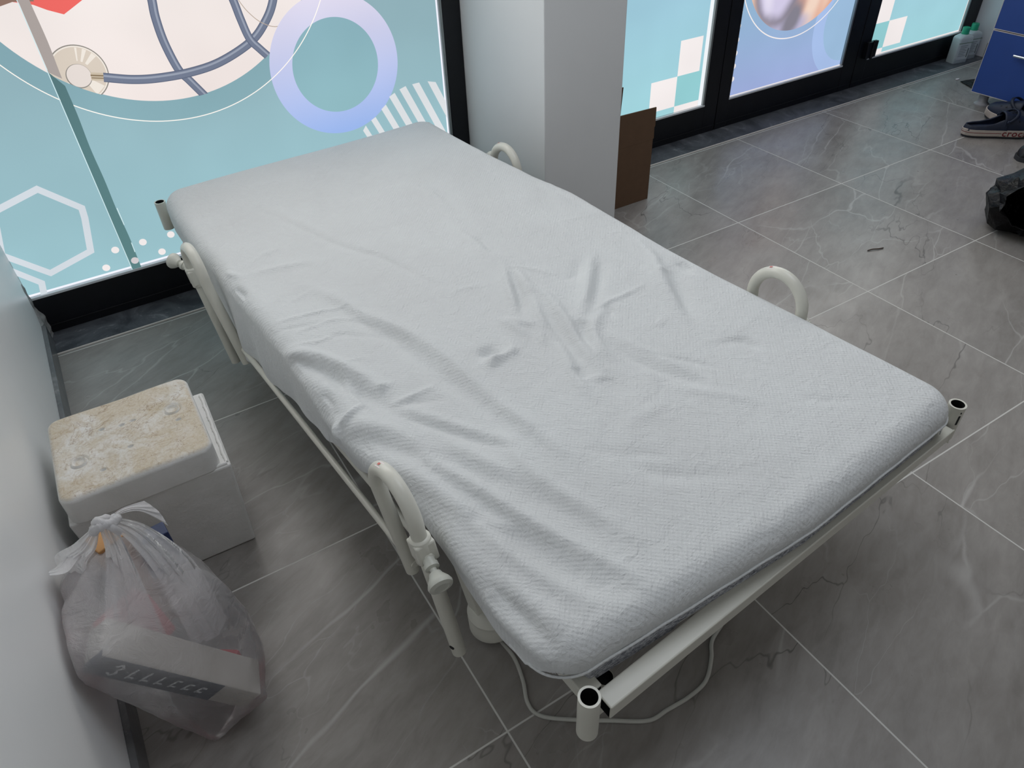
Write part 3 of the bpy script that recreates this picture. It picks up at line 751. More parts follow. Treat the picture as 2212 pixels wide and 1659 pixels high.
FOLDS = [([(0.196,1.611),(0.25,1.426),(0.288,1.277),(0.35,1.126),(0.39,0.93)],-3,7),([(0.22,1.627),(0.271,1.442),(0.308,1.291),(0.367,1.141),(0.404,0.944)],2,9),([(0.543,1.652),(0.599,1.465)],-2,6),([(0.6,1.504),(0.635,1.318),(0.557,1.05),(0.557,0.951)],3,14),([(0.049,1.277),(0.121,1.262),(0.212,1.233)],4,10),([(0.063,1.312),(0.109,1.349),(0.166,1.35)],3,8),([(0.004,1.036),(0.087,1.02),(0.178,0.992)],3.5,5),([(0.045,0.966),(0.122,0.961),(0.174,0.933)],3.5,5),([(0.004,0.929),(0.069,0.904),(0.109,0.913)],3.5,5),([(-0.002,1.004),(0.054,0.987),(0.114,0.96)],-3,5),([(0.056,0.914),(0.104,0.903),(0.19,0.825)],-3,6),([(0.083,1.094),(0.138,1.107)],2.5,4),([(0.008,1.33),(0.027,1.278)],5,6),([(-0.008,1.254),(0.003,1.194)],-5,9),([(0.1,1.669),(0.108,1.43)],-1.5,8),([(0.141,1.137),(0.179,1.006),(0.188,0.936),(0.227,0.822),(0.249,0.681),(0.245,0.504),(0.25,0.398)],9,13),([(0.16,1.03),(0.17,0.943),(0.198,0.804),(0.208,0.651),(0.215,0.517),(0.211,0.415)],-7,15),([(0.245,0.466),(0.251,0.377),(0.259,0.294)],6,12),([(-0.009,0.926),(0.032,0.859),(0.063,0.782),(0.078,0.727),(0.088,0.671)],12,12),([(-0.007,0.884),(0.027,0.812),(0.043,0.737),(0.046,0.665)],-14,13),([(0.065,0.78),(0.047,0.74),(0.04,0.692),(0.04,0.648)],9,6),([(0.086,0.673),(0.111,0.67)],7,8),([(0.06,0.711),(0.074,0.598)],-7,14),([(0.087,0.615),(0.137,0.609),(0.178,0.609)],4.5,5),([(0.083,0.602),(0.132,0.584),(0.176,0.562)],-4,8),([(-0.01,0.644),(0.008,0.641),(0.035,0.651)],9,6),([(-0.034,0.627),(-0.016,0.66)],10,7),([(-0.016,0.75),(-0.012,0.69)],-8,14),([(-0.012,0.646),(0.016,0.597),(0.044,0.539),(0.059,0.454)],6,14),([(-0.009,0.608),(0.018,0.515),(0.036,0.44)],-7,16),([(0.074,0.587),(0.136,0.45),(0.182,0.375)],-5,9),([(0.092,0.6),(0.151,0.458),(0.197,0.382)],4,10),([(0.393,0.868),(0.415,0.883),(0.476,0.866)],2,6),([(0.067,0.798),(0.11,0.788)],2.5,4),([(0.314,0.602),(0.361,0.603),(0.383,0.611)],6,9),([(0.313,0.642),(0.352,0.643)],-6,9),([(0.427,0.715),(0.434,0.637)],4,8),([(0.045,0.45),(0.076,0.35),(0.11,0.232),(0.153,0.117),(0.18,0.047)],7,10),([(0.033,0.415),(0.061,0.328),(0.078,0.25),(0.12,0.114)],-6,12),([(-0.011,0.528),(0.022,0.388),(0.036,0.295),(0.048,0.2),(0.07,0.123),(0.09,0.058)],8,12),([(0.041,0.264),(0.073,0.202),(0.105,0.113),(0.145,0.041)],-7,16),([(0.054,0.277),(0.075,0.245),(0.09,0.225)],5,8),([(0.04,0.288),(0.049,0.258)],-5,8),([(0.191,0.405),(0.178,0.308),(0.201,0.209),(0.231,0.099)],6,12),([(0.127,0.317),(0.162,0.239),(0.194,0.128)],-5,18),([(0.106,0.448),(0.131,0.367),(0.153,0.318)],5,10),([(0.074,0.441),(0.097,0.372),(0.112,0.317)],-4,10),([(0.01,0.174),(0.025,0.103),(0.041,0.053)],4,12),([(-0.004,0.155),(0.002,0.09),(0.01,0.016)],-8,14),([(0.022,0.08),(0.037,0.032)],4,14),([(-0.005,0.316),(-0.011,0.246),(-0.018,0.169)],5,14),([(-0.029,0.177),(-0.02,0.113),(-0.013,0.037)],6,12),([(0.582,1.078),(0.573,0.985),(0.573,0.908)],6,11),([(0.596,1.065),(0.577,0.952)],-5,12),([(0.566,0.905),(0.529,0.83),(0.506,0.782),(0.462,0.701)],7,9),([(0.566,0.868),(0.508,0.756),(0.468,0.703)],-8,10),([(0.58,0.875),(0.551,0.778),(0.546,0.749)],7,10),([(0.565,0.774),(0.566,0.724),(0.554,0.678),(0.523,0.585),(0.493,0.501),(0.473,0.429)],8,10),([(0.526,0.686),(0.503,0.616),(0.48,0.538),(0.464,0.473)],-6,11),([(0.538,0.739),(0.509,0.685),(0.487,0.636)],6,7),([(0.43,0.713),(0.453,0.679),(0.475,0.653)],5,9),([(0.752,0.785),(0.673,0.701),(0.573,0.617)],8,12),([(0.774,0.767),(0.697,0.697),(0.616,0.627)],-7,12),([(0.732,0.802),(0.679,0.756),(0.651,0.762)],-5,12),([(0.573,0.89),(0.608,0.851),(0.643,0.786)],3,5),([(0.626,0.603),(0.565,0.564),(0.528,0.499),(0.524,0.462)],7,10),([(0.558,0.6),(0.534,0.562),(0.515,0.522)],-7,12),([(0.564,0.617),(0.573,0.587)],5,8),([(0.903,0.774),(0.871,0.685),(0.817,0.597),(0.754,0.459)],9,13),([(0.885,0.628),(0.819,0.537),(0.763,0.459)],-8,15),([(0.916,0.638),(0.907,0.591)],-7,9),([(0.84,0.638),(0.864,0.627)],5,6),([(0.615,0.62),(0.667,0.623),(0.71,0.62),(0.776,0.623)],4,5),([(0.655,0.61),(0.628,0.571)],-4,9),([(0.421,0.712),(0.428,0.635)],4,7),([(0.301,0.588),(0.322,0.602),(0.337,0.602)],7,9),([(0.307,0.634),(0.337,0.629),(0.348,0.613)],-6,9),([(0.391,0.638),(0.366,0.592)],4,6),([(0.473,0.64),(0.434,0.576)],4,7),([(0.467,0.562),(0.415,0.452),(0.403,0.398)],7,11),([(0.436,0.477),(0.431,0.439)],-5,10),([(0.442,0.43),(0.467,0.422)],4,7),([(0.584,0.528),(0.592,0.472),(0.603,0.417),(0.628,0.303)],4,9),([(0.556,0.502),(0.566,0.402),(0.608,0.301)],-5,10),([(0.598,0.421),(0.642,0.372),(0.675,0.313)],-2,5),([(0.55,0.39),(0.547,0.362)],3,7),([(0.55,0.325),(0.591,0.285),(0.659,0.196)],3,10),([(0.744,0.361),(0.792,0.342),(0.79,0.31)],-4,9),([(0.682,0.483),(0.719,0.496)],3,7),([(0.476,0.415),(0.461,0.357)],-3,14),([(0.409,0.301),(0.507,0.302)],2.5,10),([(0.298,0.291),(0.343,0.25),(0.406,0.204)],-2.5,9),([(0.322,0.248),(0.355,0.189),(0.39,0.153)],-3,12),([(0.725,0.156),(0.788,0.105)],-2.5,8),([(0.781,0.347),(0.793,0.31)],-4,8),([(0.592,0.422),(0.643,0.367),(0.668,0.309)],-2,6),([(0.354,0.183),(0.416,0.138),(0.484,0.098)],-2,12),([(0.96,1.245),(0.958,1.166),(0.935,0.953),(0.941,0.816)],3,12),([(0.939,1.291),(0.916,1.19),(0.872,1.101)],-3,16),([(0.741,1.437),(0.675,1.235),(0.601,1.022)],3,20),([(0.895,1.143),(0.906,1.013)],2,12),([(0.825,0.979),(0.908,0.953)],2,6)]
RID = np.random.RandomState(4)
def fold_height(S, T):
    H = np.zeros_like(S)
    for pl, amp, sg in FOLDS:
        pts = [tuple(q) for q in smooth_path([(x,y,0) for x, y in pl], 4)]
        P = np.array([(q[0],q[1]) for q in pts]); seg = np.hypot(*(P[1:]-P[:-1]).T); cum = np.r_[0, np.cumsum(seg)]; tot = cum[-1]
        sg = sg*.001; lo = P.min(0)-4*sg; hi = P.max(0)+4*sg
        m = (S > lo[0]) & (S < hi[0]) & (T > lo[1]) & (T < hi[1])
        if not m.any(): continue
        s = S[m]; t = T[m]; best = np.full(s.shape, 9.); par = np.zeros(s.shape)
        for i in range(len(P)-1):
            v = P[i+1]-P[i]; k = np.clip(((s-P[i,0])*v[0]+(t-P[i,1])*v[1])/(v@v+1e-12), 0, 1)
            dd = np.hypot(s-P[i,0]-k*v[0], t-P[i,1]-k*v[1]); w = dd < best
            best[w] = dd[w]; par[w] = (cum[i]+k[w]*seg[i])/tot
        tp = np.sin(PI*np.clip(par*.92+.04, 0, 1))**.6
        H[m] += (1.1 if sg < .009 else 1.4)*amp*.001*tp*np.exp(-.5*(best/sg)**2)
    # slack cloth: faint random creases and a broad dip where people sat
    for _ in range(70):
        cs, ct = RID.uniform(0,.95), RID.uniform(0,1.85); a = RID.normal(.5,.6); ln = RID.uniform(.03,.12); w = RID.uniform(.006,.013); am = RID.uniform(-.0012,.0014)
        x = (S-cs)*math.cos(a)+(T-ct)*math.sin(a); y = -(S-cs)*math.sin(a)+(T-ct)*math.cos(a)
        H += am*np.exp(-.5*(x/ln)**2-.5*((y+1.5*x*x)/w)**2)
    H -= .010*np.exp(-.5*((S-.74)/.16)**2-.5*((T-.42)/.2)**2) + .006*np.exp(-.5*((S-.5)/.2)**2-.5*((T-.9)/.3)**2)
    H += .004*np.sin(5*S+1)*np.sin(4*T)
    return H
# mattress block
S, T = np.meshgrid(np.linspace(W0-.12, W1+.12, 110), np.linspace(T0-.12, T1_+.12, 210), indexing='ij')
X, Y, Z, nr, d, ov, nx, ny = wrapped(S, T, .03, .06, .118, .006, TOP-.030)
lowm = d > .1175
X = np.where(lowm, X-nx*.012, X); Y = np.where(lowm, Y-ny*.012, Y)
X = X + np.clip(-nx, 0, 1)*np.clip(.425-Z, 0, .1)*.75
X = side_taper(S, X, Y)
mat_o = grid_mesh('mattress', X, foot_warp(X, Y), np.where(foot_warp(X, Y) < -.026, np.maximum(Z, .3608), np.maximum(Z, .3490)), ov, M['mattress'], BED['loc'], BED['rz'])
bmx = bmesh.new(); bmx.from_mesh(mat_o.data); bmesh.ops.holes_fill(bmx, edges=[e for e in bmx.edges if e.is_boundary], sides=0); bmx.to_mesh(mat_o.data); bmx.free()
tag(mat_o, 'grey mottled mattress on the bed, showing below the white sheet at the foot end', 'mattress')
# fitted sheet
ds = .0040
S, T = np.meshgrid(np.arange(W0-.30, W1+.17, ds), np.arange(T0-.17, T1_+.17, ds), indexing='ij')
hem_t = [-.2,0,.1,.2,.26,.31,.38,.46,.54,.60,.68,.75,.86,1.03,1.15,1.24,1.36,1.44,1.52,1.62,1.72,1.87,2.1]
hem_z = [.401,.386,.366,.366,.378,.396,.405,.400,.372,.345,.330,.312,.297,.262,.226,.212,.208,.245,.300,.345,.356,.372,.385]
zl = np.interp(T, hem_t, hem_z) + .003*np.sin(38*T) + .002*np.sin(71*T+1)
r_s = .042
hem_left = (TOP-zl) + r_s*(PI/2-1)
base_hem = np.full_like(S, TOP-.401 + r_s*(PI/2-1)) + .0015*np.sin(40*S)
base_hem = np.where(T > T1_-.08, .10, base_hem)
wl_ = np.clip((W0+.08-S)/.05, 0, 1)*np.clip((T-T0-.0)/.04, 0, 1)*np.clip((T1_-T)/.05, 0, 1)
wr_ = np.clip((S-W1+.08)/.05, 0, 1)
hem = base_hem*(1-wl_)+hem_left*wl_; hem = hem*(1-wr_)+.105*wr_
X, Y, Z, nr, d, ov, nx, ny = wrapped(S, T, r_s, .062, hem)
H = fold_height(S, T)
H = np.where(d > .035, np.maximum(H, -.004), H)
# the hanging left side swings in under the mattress and ripples
hang = np.clip((d-.075)/.12, 0, 1)*wl_
rip = .007*np.sin(23*T+2*np.sin(5*T)) + .004*np.sin(47*T+1.3)
X = X + nr[...,0]*H + hang*(-.003 + .6*rip)
Y = Y + nr[...,1]*H
Z = Z + nr[...,2]*H
# loose roll along the left rim
bul = np.exp(-.5*((T-.62)/.16)**2)*np.exp(-.5*((d-.07)/.03)**2)*wl_
X = X - .013*bul
# gentle outward bow of the long sides
bow = np.clip(nx, 0, 1)*np.interp(T, [0,.3,.7,1.1,1.5,1.9], [0,.006,-.012,.010,-.022,.004])*np.clip(d/.05,0,1)
X = X + bow
X = side_taper(S, X, Y)
Y = foot_warp(X, Y)
sheet = grid_mesh('bed_sheet', X, Y, Z, ov, M['fabric'], BED['loc'], BED['rz'])
so = sheet.modifiers.new('thick', 'SOLIDIFY'); so.thickness = .0018; so.offset = -1
tag(sheet, 'wrinkled white fitted sheet pulled over the mattress, hanging loose on the left side', 'sheet')
# elastic hem along the foot end
hm = MB(); pts3 = []
rcn = .062
plan = [(W0-.001, T0+rcn+.05-.05*k/5, .376) for k in range(5)]
plan += [(W0+rcn-(rcn+.001)*math.cos(PI/2*k/12), T0+rcn-(rcn+.001)*math.sin(PI/2*k/12), .387+.0145*k/12) for k in range(13)]
plan += [(W0+rcn+(W1-W0-2*rcn)*k/40, T0-.001, .4015+.001*math.sin(1.3*k)) for k in range(1, 41)]
plan += [(W1-rcn+(rcn+.001)*math.sin(PI/2*k/12), T0+rcn-(rcn+.001)*math.cos(PI/2*k/12), .4015) for k in range(1, 11)]
for s, t, z in plan: pts3.append((s, float(foot_warp(np.array(s), np.array(t))), z))
hm.tube(pts3, .0024, 8); hm.build('elastic_hem', M['fabric'], sheet, smooth=60)

# power cable on the floor
cb = MB(); cpts = [(.392,.800,.020),(.369,.745),(.371,.684),(.36,.632),(.343,.587),(.352,.552),(.407,.508),(.458,.474),(.517,.436),(.562,.432),(.615,.429),(.664,.436),(.706,.465),(.735,.493),(.79,.515),(.87,.56),(.98,.66),(1.02,.80)]
cb.tube(smooth_path([(p[0],p[1],p[2] if len(p) > 2 else .0046) for p in cpts], 8), .0040, 10)
tag(cb.build('power_cable', simple('cable_sheath', 'b9b9b1', .5), smooth=60), 'pale grey power cable curling over the floor at the foot of the bed', 'cable')
# ------------------------------------------------------------------ foam box by the left wall
fb = thing('foam_box', 'white foam cooler box with a soiled lid, on the floor by the left wall', 'box', (-.135,1.42,0), math.radians(-1.5))
m = MB()
def frustum(m, wx, wy, z0, z1, k, mi=0, inner=None):
    q = lambda x, y, z: [(-x,-y,z),(x,-y,z),(x,y,z),(-x,y,z)]
    vs = q(wx*k/2, wy*k/2, z0)+q(wx/2, wy/2, z1)
    fs = [(3,2,1,0)]+[(i,(i+1) % 4,4+(i+1) % 4,4+i) for i in range(4)]
    if inner:
        vs += q(wx/2-inner, wy/2-inner, z1)+q(wx/2-inner-.006, wy/2-inner-.006, z0+.03)
        fs += [(4+i,4+(i+1) % 4,8+(i+1) % 4,8+i) for i in range(4)]+[(8+i,8+(i+1) % 4,12+(i+1) % 4,12+i) for i in range(4)]+[(12,13,14,15)]
    else: fs.append((4,5,6,7))
    m.add(vs, fs, mi)
frustum(m, .325, .285, 0, .262, .93, 0, .030)
body = m.build('box_body', M['foam'], fb, smooth=0, bevel=.006, seg=3)
# worn lip standing on the rim
m = MB()
lipp = []
for k in range(44):
    a = k/43; x = .1555; y = -.132+.264*a
    lipp.append((x+.0008*math.sin(37*a), y, .262))
m.tube(lipp, [.0042+.0006*math.sin(53*k) for k in range(44)], 8)
m.tube([(.1555,-.1345,.262),(.05,-.1345,.262),(-.14,-.1345,.260)], .0045, 8)
m.build('rim_lip', M['foam'], fb, smooth=60)
# lid
lid_v = MB()
me_l = bmesh.new()
nX, nY = 60, 56; lw, ld, lh = .300, .280, .066
def lidpt(i, j):
    return None
S, T = np.meshgrid(np.linspace(-lw/2-.075, lw/2+.075, 250), np.linspace(-ld/2-.075, ld/2+.075, 236), indexing='ij')
rc, r = .026, .012
Cs = np.clip(S, -lw/2+rc, lw/2-rc); Ct = np.clip(T, -ld/2+rc, ld/2-rc); dx = S-Cs; dy = T-Ct; D = np.hypot(dx, dy)
nx = np.where(D > 1e-9, dx/np.maximum(D,1e-9), 0); ny = np.where(D > 1e-9, dy/np.maximum(D,1e-9), 0)
d = np.clip(D-(rc-r), 0, None); hemL = (lh-r)+r*PI/2; ov = d > hemL; d = np.minimum(d, hemL); phi = np.minimum(d/r, PI/2)
hor = np.minimum(D, rc-r)+r*np.sin(phi); Z = lh - r*(1-np.cos(phi)) - np.maximum(0, d-r*PI/2)
X = Cs+nx*hor; Y = Ct+ny*hor
kk = np.clip((lh-Z)/lh, 0, 1); X = X*(1-.0*kk); Y = Y*(1+.012*kk)
hh = np.zeros_like(S)
for cx_, cy_ in ((.100,.030),(-.100,-.035)):      # two stamped round marks
    rr = np.hypot(S-cx_, T-cy_); hh += .0030*np.exp(-.5*((rr-.0135)/.0016)**2) - .0040*np.exp(-.5*((rr-.0170)/.0014)**2) - .0030*np.exp(-.5*(rr/.009)**4) 
for cx_, cy_ in ((-.045,.045),(.018,.038),(.000,-.045),(-.060,-.085),(.105,-.015),(-.005,.035)): # small pits
    rr = np.hypot((S-cx_)/1.6, T-cy_); hh -= .011*np.exp(-.5*(rr/.0026)**4)
hh += .0012*np.sin(31*S+3*np.sin(19*T))*np.sin(27*T+1)
X += nx*hh*0; Z = Z+hh*np.cos(phi)
lid = grid_mesh('lid', X, Y, Z, ov, M['foam_dirty'], (-.0085,-.004,.262), math.radians(1.0), fb)
bmx = bmesh.new(); bmx.from_mesh(lid.data); bmesh.ops.holes_fill(bmx, edges=[e for e in bmx.edges if e.is_boundary], sides=0); bmx.to_mesh(lid.data); bmx.free()
lid['label'] = 'foam lid with brown dirt and round stamped marks'

# ------------------------------------------------------------------ plastic carrier bag and what is in it
b0 = Vector((-.268,.880,.335)); e1 = Vector((.19,-.04,-.27)).normalized(); g0 = Vector((.044,.081,-.03))
g1 = (g0 - e1*g0.dot(e1)).normalized(); n1 = e1.cross(g1).normalized()
if n1.z < 0: n1 = -n1
CM = Matrix((e1, g1, n1)).transposed()
def cpt(a, b, c): return b0 + e1*a + g1*b + n1*c
cL, cW, cD = .315, .072, .050
ct = thing('carton', 'flat grey white carton with a navy printed edge, inside the carrier bag', 'carton', tuple(b0))
R4 = CM.to_4x4()
m = MB(); m.box((0,0,-cD),(cL,cW,0), M=R4); m.build('carton_body', M['carton'], ct, smooth=0, bevel=.002)
m = MB(); m.box((.0,-.0006,-cD+.001),(.235,.0002,-.001), M=R4); m.box((-.0006,0,-cD+.001),(.0002,.012,-.001), M=R4)
# stroke lettering like the photo's seven part hidden characters
def stroke(pts, w=.0042):
    for i in range(len(pts)-1):
        a = Vector((pts[i][0], -.0012, pts[i][1])); b = Vector((pts[i+1][0], -.0012, pts[i+1][1])); dd = (b-a).normalized(); nn = Vector((-dd.z,0,dd.x))*w/2
        m.add([R4 @ q for q in (a-nn-dd*w*.3, b-nn+dd*w*.3, b+nn+dd*w*.3, a+nn-dd*w*.3)], [(0,1,2,3)], 1)
x = .040
for k in range(7):
    hgt = .030-.0026*k; y0 = -.040+.001*k
    if k == 0:
        stroke([(x-.004,y0+hgt*.8),(x+.004,y0+hgt),(x+.009,y0+hgt*.75),(x+.002,y0+hgt*.52),(x+.006,y0+hgt*.2),(x-.002,y0),(x-.008,y0+hgt*.15)])
    else:
        stroke([(x+.006,y0+hgt),(x,y0)]); stroke([(x,y0+hgt*.15),(x+.011,y0+hgt*.15)])
        if k > 3: stroke([(x+.006,y0+hgt),(x+.014,y0+hgt)])
    x += .026
pl_ = m.build('printed_edge', [M['navyprint'], M['whiteprint']], ct, smooth=0); pl_['label'] = 'navy printed edge with white hand drawn lettering'
rp = MB(); Mr = Matrix.Translation((-.236,1.00,.225)) @ Matrix.Rotation(.5,4,'Z') @ Matrix.Rotation(-.3,4,'X')
rp.box((-.045,-.030,-.05),(.045,.030,.05), M=Mr); tag(rp.build('packet', M['redpack'], smooth=0, bevel=.006), 'red packet showing through the white carrier bag', 'packet')
rp = MB(); Mr = Matrix.Translation((-.150,.965,.040)) @ Matrix.Rotation(-.6,4,'Z')
rp.box((-.045,-.028,-.034),(.045,.028,.034), M=Mr); tag(rp.build('packet', M['redpack'], smooth=0, bevel=.006), 'dull red packet at the bottom right of the white carrier bag', 'packet')
rp = MB(); Mr = Matrix.Translation((-.205,1.105,.235)) @ Matrix.Rotation(.35,4,'Z') @ Matrix.Rotation(-.12,4,'X')
rp.box((-.040,-.028,-.12),(.012,.028,.12), M=Mr); tag(rp.build('box', [M['brownpack']], smooth=0, bevel=.002), 'tan card box sticking up under the knot of the carrier bag', 'box')
rp = MB(); Mr = Matrix.Translation((-.165,1.085,.225)) @ Matrix.Rotation(.1,4,'Z') @ Matrix.Rotation(-.15,4,'X')
rp.box((-.018,-.02,.02),(.040,.02,.105), M=Mr); rp.box((-.018,-.019,-.11),(.040,.019,.02), 1, M=Mr); tag(rp.build('box', [M['bluepack'], M['carton']], smooth=0, bevel=.002), 'navy topped white box beside the tan one in the carrier bag', 'box')

bag = thing('carrier_bag', 'milky white plastic carrier bag tied at the top, leaning on the left wall', 'bag', (-.19,1.0,0))
bo = Vector((-.19,1.0,0))
hull = [cpt(a,b,c) for a in (-.008,cL+.008) for b in (-.012,cW+.008) for c in (-cD-.008,.010)]
hull = [q for q in hull]
hull += [Vector(q) for q in ((-.311,.872,.322),(-.311,.915,.350),(-.311,1.00,.346),(-.311,1.09,.325),(-.306,1.165,.285),
     (-.113,1.064,.27),(-.074,1.005,.24),(-.066,.999,.2),(-.055,.968,.17),(-.079,.870,.10),(-.096,.866,.05),(-.160,.861,.008),(-.197,.846,.002),
     (-.25,.96,.003),(-.24,1.20,.003),(-.10,1.18,.003),(-.06,1.06,.02),(-.285,1.18,.15),(-.12,1.16,.20),(-.225,1.150,.345),(-.190,1.120,.36))]
bm = bmesh.new()
for q in hull: bm.verts.new(q - bo)
res = bmesh.ops.convex_hull(bm, input=bm.verts)
bmesh.ops.delete(bm, geom=[v for v in bm.verts if not v.link_faces], context='VERTS')
bmesh.ops.triangulate(bm, faces=bm.faces)
for it in range(4):
    lim = .055 if it < 2 else (.026 if it == 2 else .014)
    ed = [e for e in bm.edges if e.calc_length() > lim]
    if ed: bmesh.ops.subdivide_edges(bm, edges=ed, cuts=1, use_grid_fill=True); bmesh.ops.triangulate(bm, faces=bm.faces)
for it in range(1): bmesh.ops.smooth_vert(bm, verts=bm.verts, factor=.2, use_axis_x=True, use_axis_y=True, use_axis_z=True)
bm.normal_update()
for v in bm.verts:
    p_ = v.co + bo
    a = noise.noise(p_*14); b = noise.noise(Vector((p_.x*38+3, p_.y*38, p_.z*16))); c = abs(noise.noise(p_*26+Vector((5,1,2))))
    h = .0040*a + .0022*b - .0040*c
    # pleats gathering up to the knot
    kx = Vector((-.215,1.125)); up = max(0, min(1, (p_.z-.20)/.15)); ang = math.atan2(p_.y-kx.y, p_.x-kx.x)
    h += .0045*up*math.sin(ang*11+1.5*math.sin(ang*3))
    q = v.co + v.normal*h
    q.x = max(q.x, -.3115-bo.x); q.z = max(q.z, .0012)
    v.co = q
me = bpy.data.meshes.new('bag_body'); bm.to_mesh(me); bm.free(); me.materials.append(M['plastic']); me.shade_smooth()
o = bpy.data.objects.new('bag_body', me); C.objects.link(o); o.parent = bag
# gathered handles rising to the knot
def sheet_strip(rows, jit=.002, seed=1, name='handle'):
    """rows: list of poly-lines (lists of 3-D points) -> a crinkled sheet"""
    rn = random.Random(seed); m = MB(); W = 26
    R = []
    for row in rows:
        P = smooth_path(row, 12); n = len(P)
        R.append([P[min(n-1, int(round(k*(n-1)/(W-1))))] for k in range(W)])
    RR = []
    for k in range(W): RR.append(smooth_path([r[k] for r in R], 8))
    Hn = len(RR[0]); vs = []
    for i in range(Hn):
        for k in range(W):
            q = RR[k][i]; f = (math.sin(k*.95+.5*math.sin(i*.25+seed))+.5*math.sin(k*1.7+i*.1))*jit*.7
            vs.append(q + Vector((0,-f,f*.7)) - bo)
    m.add(vs, [(i*W+k, i*W+k+1, (i+1)*W+k+1, (i+1)*W+k) for i in range(Hn-1) for k in range(W-1)])
    return m.build(name, M['plastic_thick'], bag, smooth=180)
kn = Vector((-.205,1.075,.415))
sheet_strip([[kn+Vector((-.010,0,0)), kn+Vector((.000,-.006,.004)), kn+Vector((.012,-.004,0))],
             [kn+Vector((-.020,-.012,-.05)), kn+Vector((-.004,-.030,-.048)), kn+Vector((.014,-.026,-.052))],
             [Vector((-.250,1.020,.315)), Vector((-.222,.992,.315)), Vector((-.190,.995,.300))],
             [Vector((-.285,.965,.250)), Vector((-.240,.940,.245)), Vector((-.190,.945,.215))]], .0030, 2)
sheet_strip([[kn+Vector((.000,.002,.002)), kn+Vector((.010,.002,.006)), kn+Vector((.018,.008,0))],
             [kn+Vector((.020,-.012,-.045)), kn+Vector((.042,-.010,-.046)), kn+Vector((.055,.010,-.050))],
             [Vector((-.165,1.010,.300)), Vector((-.135,1.010,.285)), Vector((-.105,1.040,.280))],
             [Vector((-.160,.940,.180)), Vector((-.120,.945,.165)), Vector((-.095,.985,.150))]], .0030, 3)
sheet_strip([[kn+Vector((-.014,.008,.002)), kn+Vector((-.010,.002,.008)), kn+Vector((-.006,.002,.006))],
             [kn+Vector((-.060,.02,-.030)), kn+Vector((-.045,.00,-.028)), kn+Vector((-.028,-.012,-.030))],
             [Vector((-.311,1.125,.340)), Vector((-.290,1.085,.350)), Vector((-.262,1.060,.350))],
             [Vector((-.305,1.10,.260)), Vector((-.295,1.06,.265)), Vector((-.27,1.02,.265))]], .0025, 4)
sheet_strip([[kn+Vector((.004,.010,.002)), kn+Vector((.014,.010,.004)), kn+Vector((.022,.012,.002))],
             [kn+Vector((.030,.030,-.004)), kn+Vector((.046,.026,-.010)), kn+Vector((.056,.022,-.022))],
             [Vector((-.140,1.125,.390)), Vector((-.125,1.105,.370)), Vector((-.120,1.085,.345))]], .0020, 5, 'loose_ear')
sheet_strip([[Vector((-.262,1.075,.372)), Vector((-.275,1.10,.365)), Vector((-.285,1.12,.352))],
             [Vector((-.285,1.050,.372)), Vector((-.298,1.075,.366)), Vector((-.302,1.10,.350))],
             [Vector((-.308,1.045,.385)), Vector((-.310,1.060,.380)), Vector((-.309,1.080,.362))]], .0020, 6, 'loose_ear')
m = MB()
m.tube([q-bo for q in smooth_path([kn+Vector((-.020,.004,-.006)), kn+Vector((-.012,-.010,.010)), kn+Vector((.006,-.012,.012)), kn+Vector((.020,.000,.004)), kn+Vector((.012,.014,-.004)), kn+Vector((-.008,.014,.004))], 6, True)], [.0075+.0015*math.sin(k*1.7) for k in range(36)], 10, closed=True)
m.tube([q-bo for q in smooth_path([kn+Vector((-.014,.012,.004)), kn+Vector((-.004,-.004,.018)), kn+Vector((.010,-.016,.004)), kn+Vector((.016,-.014,-.014))], 8)], .0065, 10)
m.build('knot', M['plastic_thick'], bag, smooth=60)

# ------------------------------------------------------------------ cardboard box behind the column
cbx = thing('cardboard_box', 'open brown cardboard box standing right behind the white column', 'box', (1.80,2.14,0))
def slab(m, x0, y0, z0, x1, y1, z1): m.box((x0-1.80,y0-2.14,z0),(x1-1.80,y1-2.14,z1))
m = MB(); slab(m, 1.66,2.134,0, 1.932,2.139,.252); slab(m, 1.66,2.139,0, 1.665,2.325,.252); slab(m, 1.660,2.325,0, 1.932,2.33,.252); slab(m, 1.927,2.139,0, 1.932,2.325,.252); slab(m,1.665,2.139,0,1.927,2.325,.005)
m.build('box_body', M['card'], cbx, smooth=0, bevel=.0008)
m = MB(); m.prism([(1.66-1.8,.2525),(1.927-1.8,.2525),(1.936-1.8,.256),(1.934-1.8,.300),(1.938-1.8,.306),(1.936-1.8,.378),(1.66-1.8,.384)], -.006, -.0015, M=Matrix(((1,0,0,0),(0,0,1,0),(0,1,0,0),(0,0,0,1))))
f1 = m.build('front_flap', M['card'], cbx, smooth=0)
m = MB(); m.prism([(1.66-1.8,.2525),(1.915-1.8,.2525),(1.925-1.8,.405),(1.66-1.8,.402)], .186, .190, M=Matrix(((1,0,0,0),(0,0,1,0),(0,1,0,0),(0,0,0,1))))
m.build('back_flap', M['card'], cbx, smooth=0)

